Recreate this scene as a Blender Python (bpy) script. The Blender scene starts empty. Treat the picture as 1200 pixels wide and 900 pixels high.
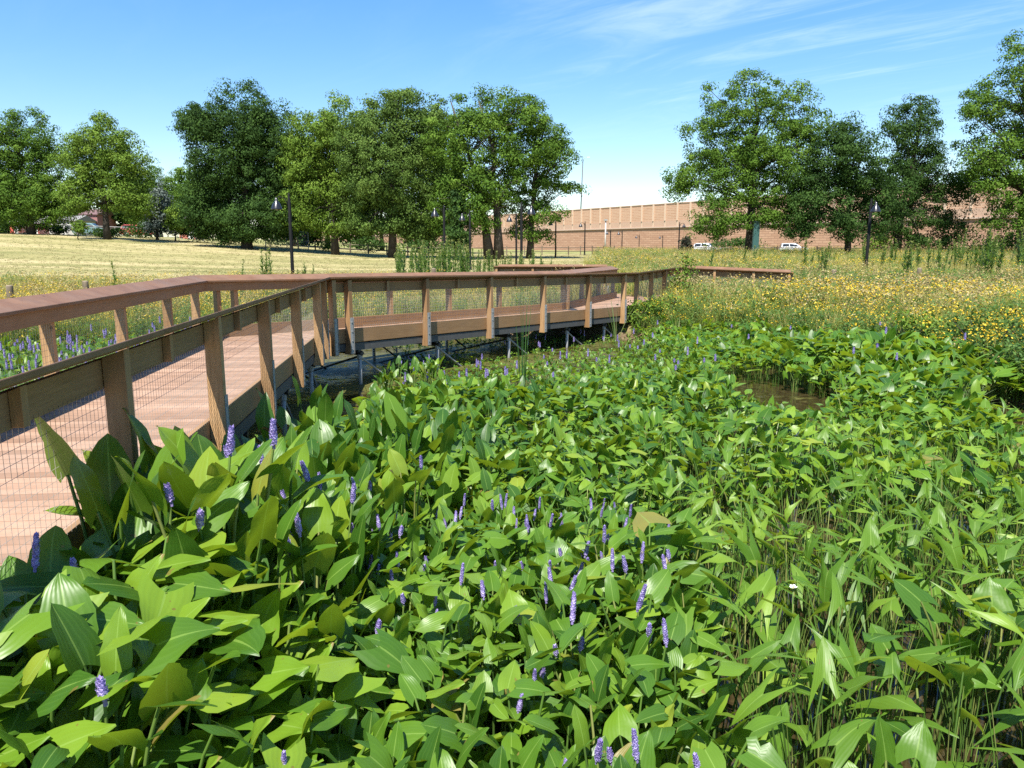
import bpy, math, random
import numpy as np
from mathutils import Vector, Matrix

random.seed(7); RNG = np.random.default_rng(11)
SC = bpy.context.scene
COL = SC.collection
CAM_H = 2.6
F_PX = 901.0; PITCH = math.radians(10.2)

# ------------------------------------------------------------------ helpers
def pix(px, py, depth):
    """a point of the place at a given distance, read off the photograph's survey (1200 x 900)"""
    v = py - 450.0
    dx, dy, dz = px - 600.0, F_PX*math.cos(PITCH) - v*math.sin(PITCH), -F_PX*math.sin(PITCH) - v*math.cos(PITCH)
    t = depth/dy
    return Vector((dx*t, depth, CAM_H + dz*t))

class MB:
    """collects vertices and faces, then links them as ONE mesh object"""
    def __init__(s):
        s.V = []; s.n = 0; s.L = []; s.S = []; s.T = []; s.U = []; s.M = []
    def add(s, V, F, tint=0.5, uv=None, mat=0):
        V = np.asarray(V, dtype=np.float32).reshape(-1, 3)
        m = len(V)
        s.V.append(V)
        s.T.append(np.broadcast_to(np.asarray(tint, dtype=np.float32), (m,)).copy())
        s.U.append(np.zeros((m, 2), np.float32) if uv is None else np.asarray(uv, np.float32))
        if isinstance(F, np.ndarray):
            s.L.append((F + s.n).ravel()); s.S.append(np.full(len(F), F.shape[1], np.int32)); k = len(F)
        else:
            for f in F:
                s.L.append(np.asarray(f, np.int32) + s.n)
            s.S.append(np.array([len(f) for f in F], np.int32)); k = len(F)
        s.M.append(np.full(k, mat, np.int32))
        s.n += m
    def mesh(s, name, mats, smooth=False):
        me = bpy.data.meshes.new(name)
        V = np.concatenate(s.V); L = np.concatenate(s.L).astype(np.int32); S = np.concatenate(s.S).astype(np.int32)
        me.vertices.add(len(V)); me.vertices.foreach_set('co', V.ravel())
        me.loops.add(len(L)); me.loops.foreach_set('vertex_index', L)
        me.polygons.add(len(S))
        st = np.zeros(len(S), np.int32); st[1:] = np.cumsum(S)[:-1]
        me.polygons.foreach_set('loop_start', st); me.polygons.foreach_set('loop_total', S)
        me.polygons.foreach_set('material_index', np.concatenate(s.M))
        me.polygons.foreach_set('use_smooth', np.full(len(S), bool(smooth)))
        for m in (mats if isinstance(mats, (list, tuple)) else [mats]): me.materials.append(m)
        a = me.attributes.new('tint', 'FLOAT', 'POINT'); a.data.foreach_set('value', np.concatenate(s.T))
        uv = me.uv_layers.new(name='UVMap'); U = np.concatenate(s.U)[L]
        uv.data.foreach_set('uv', U.ravel().astype(np.float32))
        me.update(calc_edges=True); me.validate(clean_customdata=False)
        return me
    def build(s, name, mats, parent=None, smooth=False, bevel=0):
        o = bpy.data.objects.new(name, s.mesh(name, mats, smooth)); COL.objects.link(o)
        if parent is not None: o.parent = parent
        if bevel:
            b = o.modifiers.new('bevel', 'BEVEL'); b.width = bevel; b.segments = 2; b.limit_method = 'ANGLE'
        return o

def thing(name, label, cat, loc=(0, 0, 0), rz=0.0, group=None, kind=None):
    o = bpy.data.objects.new(name, None); COL.objects.link(o)
    o.empty_display_size = .2
    o.location = loc; o.rotation_euler = (0, 0, rz); tag(o, label, cat, group, kind); return o
def tag(o, label=None, cat=None, group=None, kind=None):
    if label: o['label'] = label
    if cat: o['category'] = cat
    if group: o['group'] = group
    if kind: o['kind'] = kind
    return o
def copy_thing(root, loc, rz, scale, label, group):
    r = root.copy(); COL.objects.link(r)
    r.location = loc; r.rotation_euler = (0, 0, rz); r.scale = (scale,)*3 if not hasattr(scale, '__len__') else scale
    r['label'] = label; r['group'] = group
    for ch in list(root.children):
        c = ch.copy(); COL.objects.link(c); c.parent = r
        for g in list(ch.children):
            d = g.copy(); COL.objects.link(d); d.parent = c
    return r

BOXF = np.array([[0,3,2,1],[4,5,6,7],[0,1,5,4],[1,2,6,5],[2,3,7,6],[3,0,4,7]])
def hexa(mb, b4, t4, tint=0.5, mat=0, uv=None):
    mb.add(np.array(list(b4)+list(t4)), BOXF, tint, mat=mat, uv=uv)
def box(mb, c, s, rz=0.0, tint=0.5, mat=0):
    cx, cy, cz = c; a, b, h = s[0]/2, s[1]/2, s[2]/2
    co, si = math.cos(rz), math.sin(rz)
    P = [(-a,-b),(a,-b),(a,b),(-a,b)]
    q = [(cx+x*co-y*si, cy+x*si+y*co) for x, y in P]
    hexa(mb, [(x,y,cz-h) for x,y in q], [(x,y,cz+h) for x,y in q], tint, mat)
def tube(mb, pts, rad, n=6, tint=0.5, mat=0, cap=True):
    pts = np.asarray(pts, float); k = len(pts)
    rad = np.broadcast_to(np.asarray(rad, float), (k,))
    tan = np.gradient(pts, axis=0); tan /= (np.linalg.norm(tan, axis=1, keepdims=True)+1e-9)
    ref = np.array([0,0,1.0]) if abs(tan[0][2]) < .9 else np.array([1.0,0,0])
    V = []
    ang = np.linspace(0, 2*math.pi, n, endpoint=False)
    for i in range(k):
        u = np.cross(tan[i], ref); u /= np.linalg.norm(u)+1e-9; w = np.cross(u, tan[i])
        V.append(pts[i] + rad[i]*(np.cos(ang)[:,None]*u + np.sin(ang)[:,None]*w))
    F = []
    for i in range(k-1):
        for j in range(n):
            F.append([i*n+j, i*n+(j+1)%n, (i+1)*n+(j+1)%n, (i+1)*n+j])
    F = [f for f in F]
    if cap: F.append(list(range(n-1,-1,-1))); F.append([(k-1)*n+j for j in range(n)])
    uv = np.zeros((k*n,2)); uv[:,1] = np.repeat(np.linspace(0,1,k), n)
    mb.add(np.concatenate(V), F, tint, mat=mat, uv=uv)
def lathe(mb, prof, n=12, c=(0,0,0), tint=.5, mat=0):
    V=[];F=[]
    for r,z in prof:
        for j in range(n):
            a=2*math.pi*j/n; V.append((c[0]+r*math.cos(a), c[1]+r*math.sin(a), c[2]+z))
    for i in range(len(prof)-1):
        for j in range(n): F.append([i*n+j, i*n+(j+1)%n, (i+1)*n+(j+1)%n, (i+1)*n+j])
    F.append(list(range(n-1,-1,-1))); F.append([(len(prof)-1)*n+j for j in range(n)])
    mb.add(V,F,tint,mat=mat)

def scatter(mb, tm, pos, rz, sc, tint, lean=None):
    """many copies of a small template joined into a mesh"""
    V, F, uv, tt = tm
    pos = np.asarray(pos, np.float32); N = len(pos)
    if N == 0: return
    c, s = np.cos(rz), np.sin(rz)
    sc = np.asarray(sc)
    if sc.ndim == 1: sc = np.stack([sc, sc, sc], 1)
    X = V[None,:,0]*sc[:,0:1]; Y = V[None,:,1]*sc[:,1:2]; Z = V[None,:,2]*sc[:,2:3]
    x = X*c[:,None]-Y*s[:,None]; y = X*s[:,None]+Y*c[:,None]
    if lean is not None:
        x = x + lean[:,0:1]*Z; y = y + lean[:,1:2]*Z
    P = np.stack([x+pos[:,0:1], y+pos[:,1:2], Z+pos[:,2:3]], 2).reshape(-1,3)
    off = (np.arange(N)*len(V))[:,None,None]
    FF = (F[None]+off).reshape(-1, F.shape[1])
    t = np.clip(tint[:,None] + tt[None,:], 0, 1).ravel()
    mb.add(P, FF, t, np.tile(uv,(N,1)))

# ------------------------------------------------------------------ node helpers
def newmat(name):
    m = bpy.data.materials.new(name); m.use_nodes = True
    nt = m.node_tree; nt.nodes.clear()
    out = nt.nodes.new('ShaderNodeOutputMaterial')
    return m, nt, out
def N(nt, t, **k):
    n = nt.nodes.new(t)
    for a, b in k.items(): setattr(n, a, b)
    return n
def ramp(nt, stops, src=None):
    r = N(nt, 'ShaderNodeValToRGB'); e = r.color_ramp.elements
    while len(e) < len(stops): e.new(.5)
    for el, (p, c) in zip(e, stops): el.position = p; el.color = (*c, 1)
    if src is not None: nt.links.new(src, r.inputs[0])
    return r
def noise(nt, scale, vec=None, detail=4, rough=.6):
    n = N(nt, 'ShaderNodeTexNoise'); n.inputs['Scale'].default_value = scale
    n.inputs['Detail'].default_value = detail; n.inputs['Roughness'].default_value = rough
    if vec is not None: nt.links.new(vec, n.inputs['Vector'])
    return n
def mapping(nt, src, scale=(1,1,1), rot=(0,0,0), loc=(0,0,0)):
    m = N(nt, 'ShaderNodeMapping'); m.inputs['Scale'].default_value = scale; m.inputs['Rotation'].default_value = rot; m.inputs['Location'].default_value = loc
    nt.links.new(src, m.inputs[0]); return m
def mixc(nt, a, b, f, mode='MIX'):
    m = N(nt, 'ShaderNodeMix', data_type='RGBA', blend_type=mode)
    for val, idx in ((f,0),(a,6),(b,7)):
        if hasattr(val, 'links'): nt.links.new(val, m.inputs[idx])
        elif isinstance(val, (tuple, list)): m.inputs[idx].default_value = (*val,1)
        else: m.inputs[idx].default_value = val
    return m.outputs[2]
def math_(nt, op, a, b=None, c=None, clamp=False):
    m = N(nt, 'ShaderNodeMath', operation=op); m.use_clamp = clamp
    for i, v in enumerate((a,b,c)):
        if v is None: continue
        if hasattr(v, 'links'): nt.links.new(v, m.inputs[i])
        else: m.inputs[i].default_value = v
    return m.outputs[0]
def bump(nt, h, strength=.3, dist=.01):
    b = N(nt, 'ShaderNodeBump'); b.inputs['Strength'].default_value = strength; b.inputs['Distance'].default_value = dist
    nt.links.new(h, b.inputs['Height']); return b.outputs[0]
def principled(nt, out, col=None, rough=.6, metal=0, spec=.5, normal=None):
    p = N(nt, 'ShaderNodeBsdfPrincipled')
    if col is not None:
        if hasattr(col, 'links'): nt.links.new(col, p.inputs['Base Color'])
        else: p.inputs['Base Color'].default_value = (*col,1)
    if hasattr(rough, 'links'): nt.links.new(rough, p.inputs['Roughness'])
    else: p.inputs['Roughness'].default_value = rough
    p.inputs['Metallic'].default_value = metal; p.inputs['Specular IOR Level'].default_value = spec
    if normal is not None: nt.links.new(normal, p.inputs['Normal'])
    if out is not None: nt.links.new(p.outputs[0], out.inputs[0])
    return p
def attr(nt, name):
    a = N(nt, 'ShaderNodeAttribute', attribute_name=name); return a.outputs['Fac']
def geo_pos(nt): return N(nt, 'ShaderNodeNewGeometry').outputs['Position']
def objco(nt): return N(nt, 'ShaderNodeTexCoord').outputs['Object']
def simple(name, col, rough=.6, metal=0, var=.15, scale=6, spec=.5):
    m, nt, out = newmat(name)
    n = noise(nt, scale, objco(nt))
    c = mixc(nt, tuple(x*(1-var) for x in col), tuple(min(1,x*(1+var)) for x in col), n.outputs[0])
    principled(nt, out, c, rough, metal, spec); return m

def leaf_mat(name, stops, trans_col, trans=.35, rough=.4, spec=.5, vein=False, objrand=.25, detail=0.0):
    m, nt, out = newmat(name)
    t = attr(nt, 'tint')
    if objrand:
        r = N(nt, 'ShaderNodeObjectInfo').outputs['Random']
        t = math_(nt, 'ADD', t, math_(nt, 'MULTIPLY', math_(nt, 'SUBTRACT', r, .5), objrand), clamp=True)
    c = ramp(nt, stops, t).outputs[0]
    nrm = None
    if vein:
        uv = N(nt, 'ShaderNodeTexCoord').outputs['UV']
        w = N(nt, 'ShaderNodeTexWave', wave_type='BANDS', bands_direction='X'); w.inputs['Scale'].default_value = 2.6; w.inputs['Distortion'].default_value = .6; w.inputs['Detail'].default_value = 1
        nt.links.new(uv, w.inputs['Vector'])
        nz = noise(nt, 9, objco(nt), 3)
        c = mixc(nt, c, (.16,.30,.05), math_(nt, 'MULTIPLY', math_(nt, 'POWER', w.outputs[1], 4), .09))
        # brown blemishes and a dull, dusty variation on the blade
        sp = noise(nt, 16, objco(nt), 2)
        c = mixc(nt, c, (.17,.11,.03), math_(nt, 'MULTIPLY', math_(nt, 'GREATER_THAN', sp.outputs[0], .735), .75))
        c = mixc(nt, c, (.045,.10,.022), math_(nt, 'MULTIPLY', nz.outputs[0], .3))
        sm = N(nt,'ShaderNodeSeparateXYZ'); nt.links.new(uv, sm.inputs[0])
        mid = math_(nt,'LESS_THAN', math_(nt,'ABSOLUTE', math_(nt,'SUBTRACT', sm.outputs[0], .5)), .022)
        c = mixc(nt, c, (.22,.34,.07), math_(nt,'MULTIPLY', mid, .5))
        # dry brown margins on some of the blades
        sx = N(nt,'ShaderNodeSeparateXYZ'); nt.links.new(uv, sx.inputs[0])
        ed = math_(nt,'MAXIMUM', math_(nt,'MULTIPLY', math_(nt,'ABSOLUTE', math_(nt,'SUBTRACT', sx.outputs[0], .5)), 2.0), sx.outputs[1])
        pn = noise(nt, 3.2, objco(nt), 4, .7)
        em = math_(nt,'GREATER_THAN', math_(nt,'ADD', math_(nt,'MULTIPLY', ed, .35), math_(nt,'MULTIPLY', pn.outputs[0], .9)), .915)
        c = mixc(nt, c, (.23,.15,.05), math_(nt,'MULTIPLY', em, .8))
        nrm = bump(nt, math_(nt, 'ADD', math_(nt, 'MULTIPLY', w.outputs[1], .13), nz.outputs[0]), .28, .008)
    p = principled(nt, None, c, rough, 0, spec, nrm)
    tr = N(nt, 'ShaderNodeBsdfTranslucent')
    nt.links.new(mixc(nt, c, trans_col, .7), tr.inputs[0])
    mx = N(nt, 'ShaderNodeMixShader'); mx.inputs[0].default_value = trans
    nt.links.new(p.outputs[0], mx.inputs[1]); nt.links.new(tr.outputs[0], mx.inputs[2]); nt.links.new(mx.outputs[0], out.inputs[0])
    return m

def wood_mat(name, c1, c2, rough=.65, gscale=(3,3,40), bumpy=.25):
    m, nt, out = newmat(name)
    co = objco(nt)
    r = N(nt, 'ShaderNodeObjectInfo').outputs['Random']
    comb = N(nt, 'ShaderNodeVectorMath', operation='ADD'); nt.links.new(co, comb.inputs[0]); nt.links.new(r, comb.inputs[1])
    mp = mapping(nt, comb.outputs[0], gscale)
    n1 = noise(nt, 1.0, mp.outputs[0], 6, .65)
    n2 = noise(nt, 1.7, co, 3)
    t = math_(nt, 'ADD', math_(nt, 'MULTIPLY', n1.outputs[0], .7), math_(nt, 'MULTIPLY', n2.outputs[0], .3))
    c = ramp(nt, [(.3,c1),(.68,c2)], t).outputs[0]
    tt = attr(nt, 'tint')
    c = mixc(nt, c, mixc(nt, c, (.6,.55,.5), 1.0, 'MULTIPLY'), tt)
    # weathered, stained patches
    wz = noise(nt, .9, comb.outputs[0], 5, .7)
    c = mixc(nt, c, (.20,.165,.13), math_(nt,'MULTIPLY', math_(nt,'SUBTRACT', wz.outputs[0], .45, clamp=True), 1.1))
    wy = noise(nt, 5.5, comb.outputs[0], 4, .75)
    c = mixc(nt, c, tuple(x*.55 for x in c1), math_(nt,'MULTIPLY', math_(nt,'GREATER_THAN', wy.outputs[0], .66), .35))
    # knots
    vo = N(nt, 'ShaderNodeTexVoronoi'); vo.inputs['Scale'].default_value = 2.2; nt.links.new(comb.outputs[0], vo.inputs['Vector'])
    c = mixc(nt, c, tuple(x*.4 for x in c1), math_(nt, 'LESS_THAN', vo.outputs[0], .045))
    principled(nt, out, c, rough, 0, .35, bump(nt, n1.outputs[0], bumpy, .004))
    return m

# ------------------------------------------------------------------ materials
M = {}
M['cap'] = wood_mat('rail cap composite', (.165,.083,.04), (.28,.152,.078), .5, (4,4,4), .15)
M['wood'] = wood_mat('treated timber', (.27,.15,.06), (.50,.31,.15), .65, (26,26,3), .35)
M['board'] = wood_mat('treated boards', (.24,.135,.06), (.40,.24,.115), .65, (2.5,2.5,85), .25)
M['deck'] = wood_mat('deck planks', (.31,.19,.12), (.43,.275,.185), .7, (5,5,5), .2)
M['galv'] = simple('galvanised steel', (.30,.30,.29), .6, .2, .2, 30)
M['darksteel'] = simple('dark and shaded steel', (.07,.065,.06), .55, .5, .4, 12)  # dark grey steel; under the deck its darkness stands in for shade
M['beam'] = simple('dull channel steel', (.075,.074,.07), .7, .1, .35, 14)
M['wire'] = simple('mesh wire', (.36,.33,.29), .5, .5, .3, 20)
M['black'] = simple('black paint', (.006,.006,.006), .7, 0, .3, 10, .2)
M['shade'] = simple('lamp enamel', (.02,.021,.024), .25, .2, .2, 8)
M['bark'] = wood_mat('bark', (.02,.017,.013), (.065,.055,.042), .9, (9,9,2.2), .9)
M['palebark'] = wood_mat('pale bark', (.035,.03,.024), (.10,.085,.068), .9, (9,9,2.2), .9)
M['fencewood'] = wood_mat('weathered fence wood', (.09,.07,.05), (.2,.16,.115), .85, (6,6,6), .4)
M['stake'] = wood_mat('round post wood', (.11,.09,.06), (.25,.2,.135), .85, (14,14,3), .4)
M['pickerel'] = leaf_mat('pickerelweed leaf', [(0,(.022,.070,.007)),(.5,(.075,.165,.012)),(.88,(.16,.255,.02)),(.97,(.26,.29,.03)),(1,(.20,.15,.04))], (.42,.58,.02), .27, .38, .34, True)
M['arum'] = leaf_mat('arrow arum leaf', [(0,(.036,.10,.009)),(.5,(.112,.22,.014)),(.85,(.20,.31,.024)),(.97,(.29,.34,.04)),(1,(.22,.17,.05))], (.48,.64,.025), .32, .39, .32, True)
M['arrow'] = leaf_mat('arrowhead leaf', [(0,(.066,.148,.012)),(.5,(.14,.245,.02)),(.85,(.215,.325,.033)),(.97,(.25,.34,.05)),(1,(.24,.19,.06))], (.48,.64,.035), .33, .42, .30, True)
M['stem'] = leaf_mat('plant stem', [(0,(.05,.10,.018)),(.6,(.10,.19,.03)),(1,(.22,.24,.07))], (.2,.3,.05), .15, .45)
M['violet'] = leaf_mat('violet florets', [(0,(.22,.17,.38)),(.5,(.40,.32,.62)),(.9,(.62,.55,.80)),(1,(.36,.29,.25))], (.5,.4,.85), .25, .6, .2, False, .3)
M['yellow0'] = simple('yellow stamens', (.6,.45,.05), .7)
M['white'] = simple('white petals', (.8,.8,.76), .6, 0, .05)

# ------------------------------------------------------------------ terrain
def sstep(a, b, x):
    t = np.clip((x-a)/(b-a), 0, 1); return t*t*(3-2*t)
def wob(x, y, s=1.0):
    return (np.sin(x*1.3*s+.7)+np.sin(y*1.7*s+2.1)+np.sin((x+y)*2.3*s+.3)*.6+np.sin((x-y*1.2)*3.1*s)*.4)/3.0
def pond_d(x, y):
    x = np.asarray(x, float); y = np.asarray(y, float)
    d = np.sqrt(((x+1.0)/9.3)**2 + ((y-11.8)/10.7)**2)
    # the right-hand cove towards the corner of the frame
    d3 = np.sqrt(((x+8.5)/4.2)**2 + ((y-14.0)/4.2)**2)
    d = np.minimum(d, d3+.03)
    d2 = np.sqrt(((x-5.0)/5.0)**2 + ((y-7.0)/5.2)**2)
    return np.minimum(d, d2+.04) + .03*wob(x, y, .8)
def hfun(x, y):
    x = np.asarray(x, float); y = np.asarray(y, float)
    d = pond_d(x, y)
    bank = -.22 + .62*sstep(.94, 1.10, d)
    rise = .42*sstep(20, 45, y) + .6*sstep(45, 100, y)
    left = (2.45*sstep(-8, -66, x) + .25*sstep(-8, -30, x))*sstep(24, 95, y)
    far = -.3*sstep(110, 150, y)*sstep(-20, 10, x)
    near = 1.1*sstep(1.6, -2.5, y)
    clump = .62*np.exp(-(((x+1.95)/1.2)**2+((y-2.4)/1.6)**2))
    rough = .05*wob(x, y, .45)*sstep(1.0, 1.2, d) + .02*wob(x*3, y*3, 1.1)*sstep(1.0,1.1,d)*(1-sstep(40,70,y))
    return bank + rise + left + far + near + clump + rough
def h1(x, y): return float(hfun(x, y))
def field_w(x, y):
    x = np.asarray(x, float); y = np.asarray(y, float)
    e = wob(x, y, .3)*1.5
    return sstep(33, 38, y+e)*(1-sstep(.08, .13, (x+e)/np.maximum(y,1)))*(1-sstep(112, 116, y))

def make_ground():
    def axis(parts):
        a = np.concatenate([np.linspace(p, q, n, endpoint=False) for p, q, n in parts]); return np.append(a, parts[-1][1])
    xs = axis([(-1500,-200,14),(-200,-70,40),(-70,-16,90),(-16,14,110),(14,80,100),(80,200,40),(200,1500,14)])
    ys = axis([(-60,-6,10),(-6,30,130),(30,60,70),(60,170,110),(170,420,40),(420,2600,16)])
    X, Y = np.meshgrid(xs, ys); Z = hfun(X, Y)
    nx, ny = len(xs), len(ys)
    idx = np.arange(nx*ny).reshape(ny, nx)
    F = np.stack([idx[:-1,:-1], idx[:-1,1:], idx[1:,1:], idx[1:,:-1]], 2).reshape(-1,4)
    mb = MB(); mb.add(np.stack([X,Y,Z],2).reshape(-1,3), F, field_w(X,Y).ravel())
    m, nt, out = newmat('ground soil and mown field')
    pos = geo_pos(nt); fw = attr(nt, 'tint')
    n1 = noise(nt, 1.1, pos, 6, .7); n2 = noise(nt, 14, pos, 5, .7)
    st = noise(nt, 1.0, mapping(nt, pos, (.012,.24,.1), (0,0,.06)).outputs[0], 3, .55)
    st2 = noise(nt, .09, pos, 4, .6)
    t = math_(nt,'ADD', math_(nt,'MULTIPLY', st.outputs[0], .62), math_(nt,'MULTIPLY', st2.outputs[0], .38))
    fieldc = ramp(nt, [(.38,(.165,.165,.062)),(.48,(.26,.235,.10)),(.56,(.345,.295,.145)),(.66,(.42,.355,.195))], t).outputs[0]
    fieldc = mixc(nt, fieldc, (.17,.15,.06), math_(nt,'MULTIPLY', n2.outputs[0], .25))
    n3 = noise(nt, .5, pos, 6, .75); fieldc = mixc(nt, fieldc, (.40,.33,.19), math_(nt,'MULTIPLY', math_(nt,'GREATER_THAN', n3.outputs[0], .6), .18))
    meadowc = ramp(nt, [(.35,(.10,.11,.03)),(.5,(.19,.17,.06)),(.62,(.28,.23,.1))], n1.outputs[0]).outputs[0]
    sep = N(nt, 'ShaderNodeSeparateXYZ'); nt.links.new(pos, sep.inputs[0])
    mud = ramp(nt, [(.35,(.075,.052,.03)),(.65,(.16,.115,.07))], n2.outputs[0]).outputs[0]
    mr = N(nt,'ShaderNodeMapRange'); nt.links.new(sep.outputs[2], mr.inputs[0]); mr.inputs[1].default_value=.1; mr.inputs[2].default_value=.38
    c = mixc(nt, mud, meadowc, mr.outputs[0])
    # rough grass far behind the fence
    mr2 = N(nt,'ShaderNodeMapRange'); nt.links.new(sep.outputs[1], mr2.inputs[0]); mr2.inputs[1].default_value=60; mr2.inputs[2].default_value=100
    c = mixc(nt, c, ramp(nt, [(.35,(.14,.16,.05)),(.65,(.28,.26,.1))], n1.outputs[0]).outputs[0], mr2.outputs[0])
    c = mixc(nt, c, fieldc, fw)
    principled(nt, out, c, .95, 0, .1, bump(nt, n2.outputs[0], .5, .06))
    o = mb.build('ground', m, smooth=True); tag(o, kind='structure')
make_ground()

def make_water():
    xs = np.linspace(-14, 14, 90); ys = np.linspace(-1, 27, 90)
    X, Y = np.meshgrid(xs, ys); Z = 0*X
    idx = np.arange(X.size).reshape(X.shape)
    F = np.stack([idx[:-1,:-1], idx[:-1,1:], idx[1:,1:], idx[1:,:-1]], 2).reshape(-1,4)
    mb = MB(); mb.add(np.stack([X,Y,Z],2).reshape(-1,3), F)
    m, nt, out = newmat('pond water with algae')
    pos = geo_pos(nt)
    a1 = noise(nt, .55, pos, 5, .62); a2 = noise(nt, 7, pos, 5, .7); a3 = noise(nt, 45, pos, 3)
    v = math_(nt,'ADD', math_(nt,'MULTIPLY', a1.outputs[0], .68), math_(nt,'MULTIPLY', a2.outputs[0], .32))
    mr = N(nt,'ShaderNodeMapRange', interpolation_type='SMOOTHSTEP'); sepw = N(nt,'ShaderNodeSeparateXYZ'); nt.links.new(pos, sepw.inputs[0])
    mw = N(nt,'ShaderNodeMapRange', interpolation_type='SMOOTHSTEP'); nt.links.new(sepw.outputs[1], mw.inputs[0]); mw.inputs[1].default_value=6.5; mw.inputs[2].default_value=10.5; mw.inputs[3].default_value=-.16
    mw.inputs[4].default_value=.03
    mx_ = N(nt,'ShaderNodeMapRange'); nt.links.new(sepw.outputs[0], mx_.inputs[0]); mx_.inputs[1].default_value=2.2; mx_.inputs[2].default_value=4.2; mx_.inputs[3].default_value=0; mx_.inputs[4].default_value=-.14
    v = math_(nt,'ADD', math_(nt,'ADD', v, mw.outputs[0]), mx_.outputs[0])
    nt.links.new(v, mr.inputs[0]); mr.inputs[1].default_value=.46; mr.inputs[2].default_value=.56
    wat = ramp(nt, [(.35,(.018,.013,.006)),(.55,(.042,.031,.013)),(.7,(.075,.056,.026))], a2.outputs[0]).outputs[0]
    alg = ramp(nt, [(.3,(.04,.036,.012)),(.5,(.075,.072,.016)),(.7,(.13,.13,.03))], math_(nt,'ADD',math_(nt,'MULTIPLY',a2.outputs[0],.6),math_(nt,'MULTIPLY',a3.outputs[0],.4))).outputs[0]
    c = mixc(nt, wat, alg, mr.outputs[0])
    ro = math_(nt,'ADD', math_(nt,'MULTIPLY', mr.outputs[0], .5), .04)
    hgt = math_(nt,'ADD', math_(nt,'MULTIPLY', mr.outputs[0], math_(nt,'MULTIPLY',a3.outputs[0],1.0)), math_(nt,'MULTIPLY',a2.outputs[0],.15))
    principled(nt, out, c, ro, 0, .5, bump(nt, hgt, .35, .02))
    o = mb.build('water', m, smooth=True); tag(o, kind='structure')
make_water()

# ------------------------------------------------------------------ boardwalk
BW = thing('boardwalk', 'raised timber boardwalk with wire mesh railings winding across the pond', 'boardwalk', (-2.0, 0, 0), kind='thing')
def bwbuild(mb, name, mat, parent=None, smooth=False, bevel=0, label=None):
    """vertices are given in place coordinates; the boardwalk's base is at BW"""
    off = np.array(BW.location, np.float32)
    mb.V = [v - off for v in mb.V]
    o = mb.build(name, mat, parent or BW, smooth, bevel)
    if label: o['label'] = label
    return o
class Path:
    """right-hand rail line of a walk; offsets go to the left of it"""
    def __init__(s, pts, zs):
        s.P = np.array(pts, float); s.Z = np.array(zs, float)
        d = np.diff(s.P, axis=0); s.len = np.linalg.norm(d, axis=1); s.D = d/s.len[:,None]
        s.Nl = np.stack([-s.D[:,1], s.D[:,0]], 1)
    def off(s, i, o):
        n = len(s.P)-1
        if i == 0: return s.P[0]+s.Nl[0]*o
        if i == n: return s.P[n]+s.Nl[n-1]*o
        m = s.Nl[i-1]+s.Nl[i]; m = m/(m@s.Nl[i]); return s.P[i]+m*o
    def at(s, seg, dist, o):
        t = dist/s.len[seg]; z = s.Z[seg]*(1-t)+s.Z[seg+1]*t
        return s.P[seg]+s.D[seg]*dist+s.Nl[seg]*o, z
def prism(mb, path, seg, o1, o2, z1, z2, tint=.5):
    a, b = path.off(seg,o1), path.off(seg+1,o1); c, d = path.off(seg+1,o2), path.off(seg,o2)
    za, zb = path.Z[seg], path.Z[seg+1]
    if o2 < o1: a, b, c, d = d, c, b, a
    q = [(a,za),(b,zb),(c,zb),(d,za)]
    hexa(mb, [(p[0],p[1],z+z1) for p,z in q], [(p[0],p[1],z+z2) for p,z in q], tint)
W = 2.4
def tilted(mb, path, seg, O, ai, ao, zi, zo, th):
    """rail cap sloping down towards the walk"""
    a, b = path.off(seg,O(ai)), path.off(seg+1,O(ai)); c, d = path.off(seg+1,O(ao)), path.off(seg,O(ao))
    za, zb = path.Z[seg], path.Z[seg+1]
    q = [(a,za+zi),(b,zb+zi),(c,zb+zo),(d,za+zo)]
    if O(ai) > O(ao): q = [q[3],q[2],q[1],q[0]]
    hexa(mb, [(p[0],p[1],z-th) for p,z in q], [(p[0],p[1],z) for p,z in q])
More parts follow.
